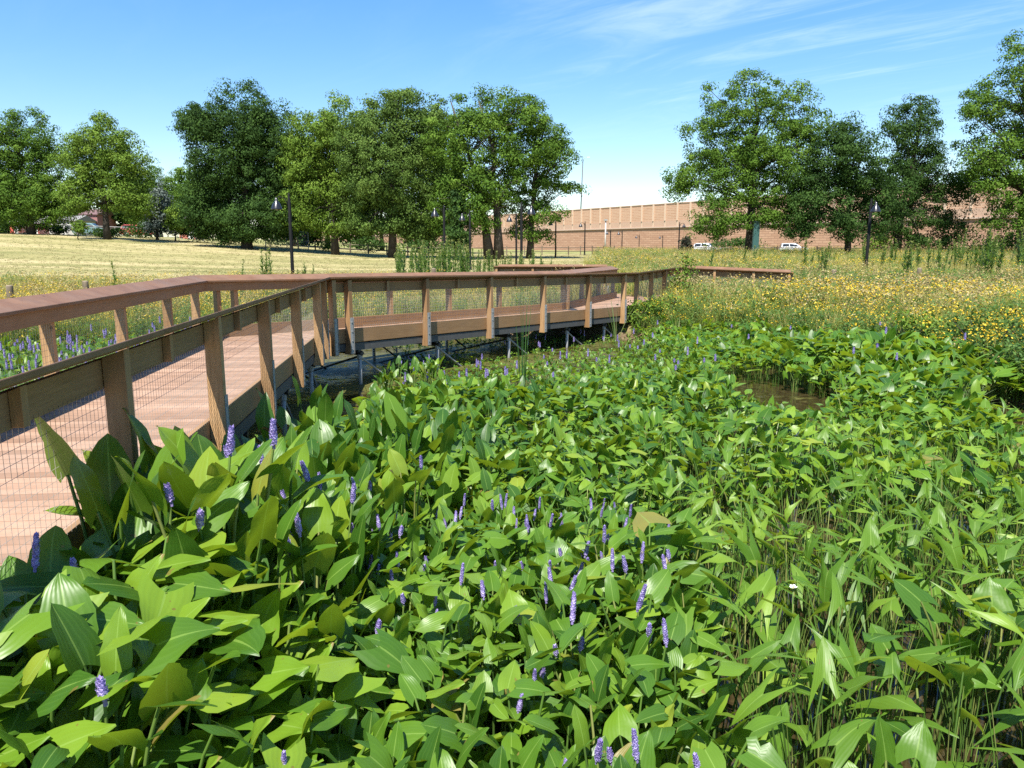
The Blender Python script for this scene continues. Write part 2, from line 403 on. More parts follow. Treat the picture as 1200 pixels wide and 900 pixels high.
def rail_side(path, seg, side, posts, skip_mesh=False, legs=True):
    O = (lambda a: -a) if side == 'R' else (lambda a: W+a)
    mb = MB(); tilted(mb, path, seg, O, -.17, .105, 1.098, 1.195, .038); bwbuild(mb, 'rail_cap', M['cap'], bevel=.006)
    mb = MB(); prism(mb, path, seg, O(-.117), O(-.079), .90, 1.074); bwbuild(mb, 'top_rail', M['board'], bevel=.003)
    mb = MB(); prism(mb, path, seg, O(-.117), O(-.079), -.02, .24); bwbuild(mb, 'rim_board', M['board'], bevel=.003)
    mb = MB(); prism(mb, path, seg, O(-.2), O(-.09), -.175, -.042); bwbuild(mb, 'steel_beam', M['beam'])
    D = path.D[seg]; outn = -path.Nl[seg] if side == 'R' else path.Nl[seg]
    for s in posts:
        c, z = path.at(seg, s, 0 if side == 'R' else W)
        mb = MB()
        def P(a, t, zz): q = c + outn*a + D*t; return (q[0], q[1], z+zz)
        prof = [(-.075,1.084),(.055,1.132),(.057,-.23),(-.115,-.23),(-.076,-.06)]
        w = .043
        V = [P(a,-w,zz) for a,zz in prof]+[P(a,w,zz) for a,zz in prof]
        k = len(prof); F = [list(range(k)), list(range(2*k-1,k-1,-1))]+[[i, i+k, (i+1)%k+k, (i+1)%k] for i in range(k)]
        mb.add(V, F, random.random())
        p = bwbuild(mb, 'railing_post', M['wood'], bevel=.004)
        mb = MB()
        hexa(mb, [P(.058,-.03,-.21),P(.065,-.03,-.21),P(.065,.03,-.21),P(.058,.03,-.21)], [P(.058,-.03,.45),P(.065,-.03,.45),P(.065,.03,.45),P(.058,.03,.45)])
        hexa(mb, [P(-.02,.046,-.21),P(.065,.046,-.21),P(.065,.052,-.21),P(-.02,.052,-.21)], [P(.02,.046,.45),P(.065,.046,.45),P(.065,.052,.45),P(.02,.052,.45)])
        for zz in (-.13,.03,.2,.37):
            hexa(mb, [P(.065,-.011,zz-.011),P(.073,-.011,zz-.011),P(.073,.011,zz-.011),P(.065,.011,zz-.011)], [P(.065,-.011,zz+.011),P(.073,-.011,zz+.011),P(.073,.011,zz+.011),P(.065,.011,zz+.011)])
        bwbuild(mb, 'bracket', M['galv'], p)
    ps = list(posts)
    for a, b in zip(ps[:-1], ps[1:]):
        if b-a < .5: continue
        mid = (a+b)/2
        c, z = path.at(seg, mid, 0 if side == 'R' else W)
        mb = MB()
        def Q(aa, t, zz): q = c + outn*aa + D*t; return (q[0], q[1], z+zz)
        hexa(mb, [Q(-.077,-.03,.905),Q(-.02,-.03,.905),Q(-.02,.03,.905),Q(-.077,.03,.905)], [Q(-.077,-.03,1.076),Q(-.02,-.03,1.098),Q(-.02,.03,1.098),Q(-.077,.03,1.076)])
        bwbuild(mb, 'cleat', M['wood'], bevel=.003)
        # welded wire mesh
        mb = MB(); r = .0015 if (path is main and seg == 0) else .0021
        def wire(s0, s1, z0, z1, zs0, zs1):
            pts = []
            for s_, zz in ((s0, z0),(s1, z1)):
                cc, zb = path.at(seg, s_, 0 if side == 'R' else W); cc = cc - outn*.077
                pts.append((cc[0], cc[1], zb+zz))
            A, B = np.array(pts[0]), np.array(pts[1])
            tube(mb, [A, B], r, 3, cap=False)
        lo, hi = .26, .89
        n = max(2, int((b-a-.09)/.05))
        for i in range(n+1):
            s_ = a+.045+(b-a-.09)*i/n; wire(s_, s_, lo-.03, hi+.03, 0, 0)
        nz = 10
        for i in range(nz):
            zz = lo+.02+(hi-lo-.04)*i/(nz-1); wire(a+.045, b-.045, zz, zz, 0, 0)
        bwbuild(mb, 'wire_mesh', M['wire'])
def planks(path, seg, o1=.122, o2=W-.122, wid=.14):
    mb = MB(); L = path.len[seg]; D = path.D[seg]
    def lim(i, o):
        p = path.off(i, o); return (p - path.P[seg])@D
    ext = [min(lim(seg,o1),lim(seg,o2)), max(lim(seg+1,o1),lim(seg+1,o2))]
    s = ext[0]
    while s < ext[1]:
        e = min(s+wid-.008, ext[1]); q = []
        for o, ss in ((o1,s),(o1,e),(o2,e),(o2,s)):
            ss = min(max(ss, lim(seg,o)), lim(seg+1,o)); p, z = path.at(seg, ss, o); q.append((p[0],p[1],z))
        if max(np.linalg.norm(np.array(q[0])-np.array(q[1])), np.linalg.norm(np.array(q[2])-np.array(q[3]))) > .01:
            dz = random.uniform(-.0015,.0015)
            # uv-free; tint varies by board
            qq = q[::-1] if False else q
            hexa(mb, [(x,y,z-.034+dz) for x,y,z in qq], [(x,y,z+dz) for x,y,z in qq], random.random()*.85)
        s += wid
    bwbuild(mb, 'deck', M['deck'])
def understructure(path, seg, ss):
    D = path.D[seg]; Nl = path.Nl[seg]
    for k, s in enumerate(ss):
        for o in (.2, W-.2):
            p, z = path.at(seg, s, o); g = min(h1(p[0],p[1]), 0)-.25
            mb = MB(); tube(mb, [(p[0],p[1],g),(p[0],p[1],z-.18)], .036, 8); leg = bwbuild(mb, 'support_leg', M['galv'], smooth=True)
            mb = MB(); tube(mb, [(p[0],p[1],z-.36),(p[0],p[1],z-.28)], .052, 8); bwbuild(mb, 'clamp', M['galv'], leg)
            q = p + D*.95
            mb = MB(); tube(mb, [(p[0],p[1],z-.31),(q[0],q[1],-.15)], .02, 6); bwbuild(mb, 'brace', M['darksteel'] if o > 1 else M['galv'])  # inner braces get the darker steel: shade under the deck put into colour
        a, z = path.at(seg, s, .2); b, _ = path.at(seg, s, W-.2)
        mb = MB(); tube(mb, [(a[0],a[1],z-.31),(b[0],b[1],-.05)], .022, 6); bwbuild(mb, 'cross_brace', M['darksteel'])
        a, z = path.at(seg, s, .12); b, _ = path.at(seg, s, W-.12)
        mb = MB(); A = np.array([a[0],a[1],z-.25]); B = np.array([b[0],b[1],z-.25]); tube(mb, [A,B], .05, 4); bwbuild(mb, 'cross_beam', M['darksteel'])
    for o in (.7, 1.2, 1.7):
        a, b = path.off(seg,o), path.off(seg+1,o)
        mb = MB(); prism(mb, path, seg, o-.025, o+.025, -.2, -.038); bwbuild(mb, 'joist', M['board'])

main = Path([(-1.70,-1.5),(-3.29,13.6),(3.5,22.1),(6.1,28.5)], [.87,.87,.66,.64])
def sY(seg, y): return (y-main.P[seg][1])/main.D[seg][1]
p1 = [sY(0,y) for y in (.4,2.45,4.5,6.55,8.6,10.65,12.67,13.38)]
rail_side(main, 0, 'R', p1)
p1l = [sY(0,y) for y in (2.6,4.65,6.7,8.75,10.8,12.7,14.2)]
rail_side(main, 0, 'L', p1l)
L2 = main.len[1]
rail_side(main, 1, 'R', [.16,.52,2.5,4.5,6.5,8.5,10.3])
rail_side(main, 1, 'L', [-.66,-.3,1.7,3.7,5.7,7.7,9.7,L2+.1])
L3 = main.len[2]
rail_side(main, 2, 'R', [.3,2.3,4.4,L3-.2])
rail_side(main, 2, 'L', [.75,2.7,4.7,L3-.2])
for sg in range(3): planks(main, sg)
understructure(main, 0, [sY(0,y) for y in (2.8,5.4,8.0,10.4,12.9)])
understructure(main, 1, [.9,3.0,5.4,7.8,9.6]); understructure(main, 2, [1.2,4.0])
arm = Path([(6.1,28.5),(9.9,27.3)], [.64,.50])
rail_side(arm, 0, 'R', [.14,1.3,2.65,3.85]); rail_side(arm, 0, 'L', [.14,2.0,3.85]); planks(arm, 0); understructure(arm, 0, [.6,3.2])
spur = Path([(3.95,29.75),(-.7,30.25)], [.64,.64])
spur = Path([(-.7,30.0),(3.8,29.75)], [.64,.64])
rail_side(spur, 0, 'R', [.1,1.5,3.0,4.4]); rail_side(spur, 0, 'L', [.1,1.5,3.0,4.4]); planks(spur, 0); understructure(spur, 0, [.6,3.6])
mb = MB()
q = [(6.1,28.5),(6.85,30.85),(3.92,32.1),(3.84,29.72)]
hexa(mb, [(x,y,.60) for x,y in q], [(x,y,.638) for x,y in q]); bwbuild(mb, 'landing', M['deck'])
def on_walk(x, y, pad=.12):
    r = np.zeros(np.shape(x), bool); P = np.stack([x,y],-1)
    for pa in (main, arm, spur):
        for i in range(len(pa.P)-1):
            d = P-pa.P[i]; s = d@pa.D[i]; o = d@pa.Nl[i]
            r |= (s > -pad-.9)&(s < pa.len[i]+pad+.5)&(o > -pad)&(o < W+pad)
    return r
def on_walk1(x, y, pad=.12): return bool(on_walk(np.array([x]), np.array([y]), pad)[0])

# the black plastic sheet lying on the bank under the boardwalk's bend
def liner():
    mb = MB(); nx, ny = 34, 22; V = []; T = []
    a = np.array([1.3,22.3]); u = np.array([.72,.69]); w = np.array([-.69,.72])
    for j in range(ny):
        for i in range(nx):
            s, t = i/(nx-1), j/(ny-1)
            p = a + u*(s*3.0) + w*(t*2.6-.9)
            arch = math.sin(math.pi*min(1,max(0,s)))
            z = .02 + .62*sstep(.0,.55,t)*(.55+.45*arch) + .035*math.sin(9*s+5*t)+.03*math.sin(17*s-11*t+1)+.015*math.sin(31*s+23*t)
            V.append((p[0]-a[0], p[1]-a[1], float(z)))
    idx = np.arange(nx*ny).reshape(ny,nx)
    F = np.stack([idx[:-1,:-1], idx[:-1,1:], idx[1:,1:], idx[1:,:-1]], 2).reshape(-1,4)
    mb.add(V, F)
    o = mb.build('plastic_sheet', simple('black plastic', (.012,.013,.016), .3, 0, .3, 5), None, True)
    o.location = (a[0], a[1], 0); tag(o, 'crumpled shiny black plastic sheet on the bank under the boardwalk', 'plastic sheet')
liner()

# ------------------------------------------------------------------ pond plants
def leaf_grid(L, Wd, prof, lobe, lobe_pow, fold, curl, ripple, nu=7, nv=9, twist=0.):
    us = np.linspace(-1,1,nu); vs = np.linspace(0,1,nv)**.9
    U, Vv = np.meshgrid(us, vs)
    w = np.interp(Vv, [p[0] for p in prof], [p[1] for p in prof])*Wd
    side = np.where(U < 0, 0, 1); jit = 1+np.random.default_rng(random.randrange(1<<30)).normal(0,.045,(2,nv)); ro = random.random()
    if ro < .22: jit[random.randrange(2), random.randrange(1,nv-1)] *= random.uniform(.62,.85)
    w = w*np.take_along_axis(jit.T, side, axis=1)
    x = U*w
    y = L*(Vv - lobe*np.abs(U)**lobe_pow*(1-Vv)**3)
    z = fold*np.abs(x) - curl*L*np.clip(Vv,0,1)**2 - curl*.35*L*(np.abs(U)**2)*(1-Vv)**2 + ripple*L*np.sin(Vv*9+U*2.0)*np.abs(U)
    a = twist*Vv; x, z = x*np.cos(a)-z*np.sin(a), x*np.sin(a)+z*np.cos(a)
    idx = np.arange(nu*nv).reshape(nv,nu)
    F = np.stack([idx[:-1,:-1], idx[:-1,1:], idx[1:,1:], idx[1:,:-1]], 2).reshape(-1,4)
    return np.stack([x,y,z],2).reshape(-1,3), F, np.stack([U.ravel()*.5+.5, Vv.ravel()],1)
P_PICK = [(0,.70),(.08,.94),(.2,1.0),(.4,.95),(.6,.79),(.8,.52),(.93,.25),(1,.0)]
P_ARUM = [(0,.92),(.1,1.0),(.25,.97),(.45,.82),(.65,.58),(.84,.29),(.95,.1),(1,0)]
P_ARRW = [(0,1.0),(.1,.78),(.25,.62),(.45,.47),(.65,.32),(.85,.14),(1,0)]
def orient(V, az, el, roll):
    """blade along +y is turned to azimuth az, raised by el, rolled about its length"""
    x, y, z = V[:,0], V[:,1], V[:,2]
    c, s = math.cos(roll), math.sin(roll); x, z = x*c+z*s, -x*s+z*c
    c, s = math.cos(el), math.sin(el); y, z = y*c-z*s, y*s+z*c
    c, s = math.cos(az-math.pi/2), math.sin(az-math.pi/2); x, y = x*c-y*s, x*s+y*c
    return np.stack([x,y,z],1)
def make_plant(kind, n_leaf, height, leafL, spread, up, lod=0):
    fol, st = MB(), MB(); tips = []
    for i in range(n_leaf):
        az = 2*math.pi*(i+random.uniform(-.35,.35))/n_leaf
        hh = height*random.uniform(.42,1.05); r = spread*random.uniform(.35,1.0)
        b = np.array([.05*math.cos(az), .05*math.sin(az), -.2])
        tip = np.array([r*math.cos(az), r*math.sin(az), hh])
        mid = np.array([r*.35*math.cos(az), r*.35*math.sin(az), hh*.6])
        L = leafL*random.uniform(.75,1.15)
        nu, nv = (7,10) if lod == 0 else (5,5)
        t = random.random()**1.2*.9
        dice = random.random()
        if dice < .007: t = 1.0
        elif dice < .025: t = .95
        a2 = az+random.uniform(-.9,.9)
        if kind == 'pick':
            el = math.radians(random.uniform(*up)); V, F, uv = leaf_grid(L, L*random.uniform(.25,.39), P_PICK, random.uniform(.12,.26), 1.4, random.uniform(.0,.42), random.uniform(.02,.22), random.uniform(0,.03), nu, nv, random.uniform(-.5,.5))
        elif kind == 'arum':
            el = math.radians(random.uniform(*up)); V, F, uv = leaf_grid(L*.74, L*random.uniform(.36,.47), P_ARUM, random.uniform(.32,.55), 1.45, random.uniform(-.15,.22), random.uniform(.02,.26), random.uniform(.01,.06), nu, nv, random.uniform(-.5,.5))
        else:
            el = math.radians(random.uniform(*up)); V, F, uv = leaf_grid(L*.72, L*random.uniform(.29,.41), P_ARRW, random.uniform(.7,1.0), 1.25, random.uniform(-.25,.4), random.uniform(.1,.45), random.uniform(0,.04), nu+2 if lod==0 else nu, nv, random.uniform(-.5,.5))
        V = orient(V, a2, el, random.uniform(-.55,.55))+tip
        fol.add(V, F, t, uv)
        if lod == 0:
            ts = np.linspace(0,1,6)[:,None]; pts = (1-ts)**2*b + 2*ts*(1-ts)*mid + ts**2*tip
            tube(st, pts, np.linspace(.0085,.005,6)*(1 if kind!='arr' else .8), 5, random.random(), cap=False)
        else:
            q = np.array([[-.006,0,0],[.006,0,0]]); st.add(np.array([b+q[0], b+q[1], mid+q[1], mid+q[0], tip+q[1]*.6, tip+q[0]*.6]), np.array([[0,1,2,3],[3,2,4,5]]), random.random())
        if kind == 'arr' and lod == 0:
            for _ in range(4):   # bare stalks and thin submerged-stem blades
                a3 = random.uniform(0,6.28); r3 = random.uniform(.05,.2); h3 = height*random.uniform(.4,.9)
                tube(st, [(.03*math.cos(a3),.03*math.sin(a3),-.2),(r3*math.cos(a3)*.6,r3*math.sin(a3)*.6,h3*.6),(r3*math.cos(a3),r3*math.sin(a3),h3)], [.004,.003,.0015], 4, random.random(), cap=False)
    return fol, st
def spike_template(L=.1, R=.017, n=64, seed=0):
    r = np.random.default_rng(seed); V = []; F = []; T = []
    for i in range(n):
        z = L*(i+.5)/n; a = i*2.399; rr = R*(.75+.4*r.random())*(1-.55*(z/L)**3)
        c = np.array([math.cos(a), math.sin(a), .25]); tng = np.array([-math.sin(a), math.cos(a), 0]); upv = np.array([0,0,1.])
        s = .0074*(.7+.7*r.random())
        p = np.array([0,0,z])+c*rr; k = len(V)
        V += [p-tng*s, p-upv*s*.9+c*.002, p+tng*s, p+upv*s+c*.004]; F.append([k,k+1,k+2,k+3]); T += [r.random()*.9]*4
        V += [p*np.array([.3,.3,1])-upv*s*.5, p+tng*s*.8-c*.003, p+c*.006+upv*s*.4, p-tng*s*.8-c*.003]; F.append([k+4,k+5,k+6,k+7]); T += [r.random()*.8]*4
    return np.array(V), np.array(F), np.array(T)
SPIKES = [spike_template(.088,.0125,58,1), spike_template(.12,.012,74,2), spike_template(.055,.012,42,3), spike_template(.10,.009,50,4)]

PROTO = {'pick':[], 'pickup':[], 'arum':[], 'arr':[]}
def proto(kind, key, args, nflower, cat, name, mats):
    fol, st = make_plant(kind, *args)
    root = thing(name, 'x', cat)
    fol.build('foliage', mats, root, True); so = st.build('stems', M['stem'], root, True)
    for _ in range(nflower):
        k = random.randrange(4); V, F, T = SPIKES[k]
        a = random.uniform(0,6.28); r = random.uniform(.02,.16); hh = args[1]*random.uniform(.88,1.12)
        tip = np.array([r*math.cos(a), r*math.sin(a), hh])
        mb = MB(); mb.add(V*np.array([.85,.85,1])*random.uniform(.85,1.1), F, T if k != 3 else np.clip(T*.2+.85,0,1))
        tube(mb, [(0,0,-.015),(0,0,.03)], .006, 5, .2)
        sp = mb.build('flower_spike', M['violet'], root, False); sp.location = tip; sp.rotation_euler = (random.uniform(-.2,.2), random.uniform(-.2,.2), 0)
        mb = MB(); tube(mb, [(.02*math.cos(a),.02*math.sin(a),-.2),(r*.4*math.cos(a),r*.4*math.sin(a),hh*.55),tuple(tip)], [.006,.005,.0045], 5, .7, cap=False)
        mb.build('flower_stalk', M['stem'], root, True)
    root['fl'] = nflower
    PROTO[key].append(root)
for i in range(9):
    proto('pick','pick',(random.randint(7,11), .60, .165, .22, (-15,80)), (0,0,1,0,1,0,2,0,0)[i], 'pickerelweed', 'pickerelweed', M['pickerel'])
for i in range(6):
    proto('pick','pickup',(random.randint(7,10), .84, .205, .19, (30,85)), (1,0,1,1,0,0)[i], 'pickerelweed', 'pickerelweed', M['pickerel'])
for i in range(8):
    proto('arum','arum',(random.randint(7,10), .62, .205, .24, (-38,72)), 0, 'arrow arum', 'arrow_arum', M['arum'])
for i in range(8):
    proto('arr','arr',(random.randint(3,5), .70, .265, .24, (-60,70)), 0, 'arrowhead', 'arrowhead_plant', M['arrow'])

def patch(x, y, s, ph): return (np.sin(x*s+ph)+np.sin(y*s*.8+ph*2.1)+np.sin((x+y)*s*.6+ph*.7)+np.sin((x*.7-y)*s*1.7+ph*3))/4
def open_water(x, y):
    """0 where the pond lies open, 1 where plants close over it"""
    k = np.ones(np.shape(x))
    rl = main.P[0][0] + (y-main.P[0][1])*(main.D[0][0]/main.D[0][1])      # right edge of the first run
    k *= np.where((y > 5.6)&(x > rl-2.9), sstep(.0, .7, x-rl-.15-.6*sstep(6.6,9,y)), 1)
    k *= np.where((y > 4.4)&(x > -.6), sstep(-.62, -.30, patch(x,y,2.6,4.4)), 1)
    fs = (x+3.29)*.8-(y-13.6)*.6
    k *= np.where((y > 12.3)&(x > -3.4)&(x < 2.6)&(fs > -.1), sstep(.1, 1.1, fs+.35*patch(x,y,2.2,1.3)), 1)
    for cx, cy, rx, ry in ((4.35,12.7,1.15,2.2),(1.2,15.2,.8,.35),(7.6,10.9,1.3,1.6),(-1.3,18.2,1.6,1.0),(2.5,18.5,.9,.4)):
        k *= sstep(.75, 1.15, np.sqrt(((x-cx)/rx)**2+((y-cy)/ry)**2)+.12*wob(x*3,y*3))
    return k

PLACED = []
def bed(n_try, region, rad_fn, seed):
    r = np.random.default_rng(seed); out = []; cell = {}
    for _ in range(n_try):
        y = region[2]+(region[3]-region[2])*r.random(); x = region[0]+(region[1]-region[0])*r.random()
        if abs(x) > .82*y+2.0 or x*x+y*y < 2.3**2: continue
        d = float(pond_d(x,y))
        if d > 1.03 or (on_walk1(x,y,.05 if y > 5.5 else .16) and not (y > 14.2 and x > -2.6)): continue
        if r.random() > float(open_water(np.array(x), np.array(y))): continue
        rad = rad_fn(x,y); gx, gy = int(x/.6), int(y/.6); ok = True
        for i in (-1,0,1):
            for j in (-1,0,1):
                for (a,b,c) in cell.get((gx+i,gy+j),()):
                    if (a-x)**2+(b-y)**2 < min(c,rad)**2: ok = False
        if ok: cell.setdefault((gx,gy),[]).append((x,y,rad)); out.append((x,y))
    return out
def kind_at(x, y, u):
    """which plant grows where"""
    if y < 3.5 and x < -.55: return 'arum' if u < .85 else 'pick'
    if y < 4.3 and x < -1.0: return 'arum' if u < .3 else 'pickup'
    if x < -.9 and y < 7.5: return 'pickup' if u < .8 else 'pick'
    if x > .9 + .16*(y-3.5) and y < 6.5: return 'arr' if u < .9 else 'arum'
    if y < 5.6: return 'pick' if u < .9 else 'arum'
    if y < 9.5:
        if x < .0: return 'pick' if u < .8 else 'pickup'
        if x < 2.0 and u < .45: return 'pick'
        return 'arum' if u < .6 else ('arr' if u < .8 or x > 3 else 'pick')
    if x > 3.6: return 'arum' if u < .6 else ('arr' if u < .75 else 'pick')
    return 'pick' if u < .75 else 'arum'
def size_at(x, y):
    fs = (x+3.29)*.8-(y-13.6)*.6      # distance in front of the far span
    if y > 11 and x > -3.5 and x < 3.4: low_ = .52+.48*float(sstep(.8,3.2,np.array(fs)))
    else: low_ = 1.0
    tall = low_ + .18*math.exp(-((x+1.6)/.9)**2-((y-2.5)/.9)**2) + .58*math.exp(-((x+1.8)/.75)**2-((y-4.2)/1.2)**2) + .55*math.exp(-((x-7.2)/1.9)**2-((y-14.5)/3)**2)
    tall *= 1-.2*float(sstep(4.6,6.0,np.array(y)))*float(sstep(-1,0,np.array(x)))
    tall *= 1-.45*math.exp(-((x-4.1)/.9)**2-((y-11.0)/1.4)**2) - .3*math.exp(-((x-7.2)/1.2)**2-((y-9.3)/1.1)**2)
    low = 1-.42*float(sstep(10.0,14.0,np.array(y)+.55*np.array(x)*-1+0))*(1-float(sstep(2.8,5,np.array(x))))*(1 if x > -4.5 else 0)
    if x < -4.5: low *= .72
    return tall*low*(1+.16*float(patch(np.array(x),np.array(y),2.1,.9)))
spots = bed(90000, (-2.4,7.6,1.9,9.0), lambda x,y: (.122 if x < .9+.16*(y-3.5) else (.235 if y < 4.6 else .19)) + .004*y, 3)
rr = random.Random(5)
cand = []
for x, y in spots: cand.append((math.hypot(x,y), x, y, kind_at(x,y,rr.random())))
cand.sort()
cnt = {'pick':0,'arum':0,'arr':0}; rest = []
def zone(x, y):
    if x < -1.2: return 'close beside the boardwalk'
    if y < 4.6 and x < 1.1: return 'at the front of the pond bed'
    if y < 6.6 and x >= 1.1: return 'in the shallow brown water at right'
    return 'in the thick middle of the pond bed'
KINDNAME = {'pick':('pickerelweed','broad heart-leaved pickerelweed'), 'pickup':('pickerelweed','tall spear-leaved pickerelweed'), 'arum':('arrow arum','bright green arrow arum'), 'arr':('arrowhead','pale green three-pointed arrowhead plant')}
USED = set()
for _, x, y, k in cand:
    base = 'pick' if k in ('pick','pickup') else k
    if cnt[base] >= 290 or abs(x) > .70*y+.7: rest.append((x,y,k)); continue
    cnt[base] += 1
    P = PROTO[k]; w = [3 if p['fl'] else 2 for p in P]
    if k == 'pick' and y < 4.0 and rr.random() < .5: w = [0 if p['fl'] else 1 for p in P]
    pr = rr.choices(P, w)[0]
    z0 = max(0.0, h1(x,y)); s = size_at(x,y)*rr.uniform(.85,1.15)
    fl = pr['fl']; nm = KINDNAME[k][1]
    fl_t = ('without a flower' if fl == 0 else 'with one violet flower spike' if fl == 1 else 'with two violet flower spikes') if base == 'pick' else ''
    lab = ' '.join(q for q in (nm, fl_t, zone(x,y)) if q)
    grp = f"{KINDNAME[k][0]} plants {fl_t+' ' if fl_t else ''}{zone(x,y)}" + (' (spear leaves)' if k == 'pickup' else '')
    if pr.name not in USED:
        USED.add(pr.name); o = pr; o.location = (x,y,z0); o.rotation_euler = (0,0,rr.uniform(0,6.28)); o.scale = (s,)*3; o['label'] = lab; o['group'] = grp
    else:
        o = copy_thing(pr, (x,y,z0), rr.uniform(0,6.28), s, lab, grp)
for k in PROTO:
    for p in PROTO[k]:
        if p.name not in USED:
            for c in list(p.children): bpy.data.objects.remove(c)
            bpy.data.objects.remove(p)
for o in list(COL.objects):
    if 'fl' in o: del o['fl']
# the upright clump standing in open water off the boardwalk's corner
src = [p for p in PROTO['pickup'] if p.name in USED]
for i in range(11):
    x, y = -2.25+rr.uniform(0,1.15), 12.3+rr.uniform(0,1.3)
    copy_thing(src[i%len(src)], (x,y,0), rr.uniform(0,6.28), .72*rr.uniform(.85,1.15), "upright pickerelweed plant in open water off the boardwalk's corner", 'upright pickerelweed off the corner')
# the rest of each bed, further out
far = bed(110000, (-13,12,7.5,23.5), lambda x,y: .13+.0035*y, 8)
far = [(x,y,kind_at(x,y,rr.random())) for x,y in far if y > 9.0 or x < -4]
left_far = [(x,y,k) for x,y,k in far]
rest += left_far
TM = {}
for k, args in (('pick',(7,.6,.215,.2,(5,82),1)),('pickup',(7,.78,.25,.18,(30,85),1)),('arum',(7,.62,.25,.24,(-30,78),1)),('arr',(5,.66,.26,.2,(-50,75),1))):
    TM[k] = []
    for v in range(6):
        f, s = make_plant('pick' if k.startswith('pick') else k, *args); TM[k].append((f, s))
def tmpl(mb):
    V = np.concatenate(mb.V); L = np.concatenate(mb.L).reshape(-1,4); return V, L, np.concatenate(mb.U), np.concatenate(mb.T)-.5
def bed_mesh(kinds, name, mat, label, cat):
    mb, sm = MB(), MB(); got = 0
    for k in kinds:
        sel = [(x,y) for x,y,kk in rest if kk == k]
        if not sel: continue
        A = np.array(sel); vi = RNG.integers(0,6,len(A))
        z = np.maximum(0, hfun(A[:,0],A[:,1])); sc = np.array([size_at(x,y) for x,y in sel])*RNG.uniform(.8,1.15,len(A)); rz = RNG.uniform(0,6.28,len(A)); tn = RNG.uniform(.35,.6,len(A))
        for v in range(6):
            m = vi == v; pos = np.column_stack([A,z])[m]
            scatter(mb, tmpl(TM[k][v][0]), pos, rz[m], sc[m], tn[m]); scatter(sm, tmpl(TM[k][v][1]), pos, rz[m], sc[m], tn[m])
        got += len(A)
    o = mb.build(name, mat, None, True); tag(o, label, cat, kind='stuff')
    s = sm.build('stems', M['stem'], o); 
    return o
bed_mesh(('pick','pickup'), 'pickerelweed_bed', M['pickerel'], 'mass of small heart-leaved pickerelweed out on the pond toward the boardwalk', 'pickerelweed')
bed_mesh(('arum',), 'arrow_arum_bed', M['arum'], 'mass of bright arrow arum leaves at the far right of the pond', 'arrow arum')
bed_mesh(('arr',), 'arrowhead_bed', M['arrow'], 'mass of thin arrowhead plants among the far pond leaves', 'arrowhead')
# flower spikes out on the far bed: each one stands alone
fp = [(x,y) for x,y,k in rest if k.startswith('pick') and y > 8.5]
rr.shuffle(fp)
spike_src = []
for k in range(4):
    V, F, T = SPIKES[k]; root = None
    mb = MB(); mb.add(V*1.3, F, T); spike_src.append(mb.mesh('flower_spike', M['violet']))
mbs = MB(); tube(mbs, [(0,0,-.62),(.01,0,-.3),(0,0,.0)], .006, 5, .7, cap=False); stalk_me = mbs.mesh('flower_stalk', M['stem'], True)
fp.sort(key=lambda p: -float(sstep(9.5,12.5,np.array(p[1])))*.8-.3*(p[0]<-6)+rr.uniform(0,1.1))
for i, (x,y) in enumerate(fp[:290]):
    z = max(0,h1(x,y))+.62*size_at(x,y)*rr.uniform(1.1,1.4)
    side = 'behind the left railing of the boardwalk' if x < -4 else ('in front of the far railing span' if y > 12 else 'above the middle of the pond bed')
    o = thing('pickerelweed_flower', f'violet pickerelweed flower on a bare stalk {side}', 'flower', (x+rr.uniform(-.1,.1),y,z), rr.uniform(0,6.28), f'violet flowers {side}')
    for nm, me in (('flower_spike', spike_src[rr.randrange(3)]), ('flower_stalk', stalk_me)):
        c = bpy.data.objects.new(nm, me); COL.objects.link(c); c.parent = o

o = thing('arrowhead_flower', 'small white arrowhead flower standing among the pale arrowhead leaves', 'flower', (1.62,4.15,.66))
mb = MB()
for i in range(6):
    a = i*math.pi/3 if i < 3 else i*math.pi/3+.5; r0 = .02
    c0 = np.array([0,0,.0]); d0 = np.array([math.cos(a*2),math.sin(a*2),.35+.2*(i%2)]); w0 = np.array([-math.sin(a*2),math.cos(a*2),0])
    mb.add([c0, c0+d0*.014+w0*.012, c0+d0*.024, c0+d0*.014-w0*.012], np.array([[0,1,2,3]]))
mb.build('petals', M['white'], o); mb = MB(); lathe(mb, [(.004,-.004),(.007,.004),(.003,.011)], 8); mb.build('flower_centre', M['yellow0'], o)
mb = MB(); tube(mb, [(.02,0,-.68),(.01,0,-.3),(0,0,0)], [.005,.004,.003], 5, .7); mb.build('flower_stalk', M['stem'], o, True)
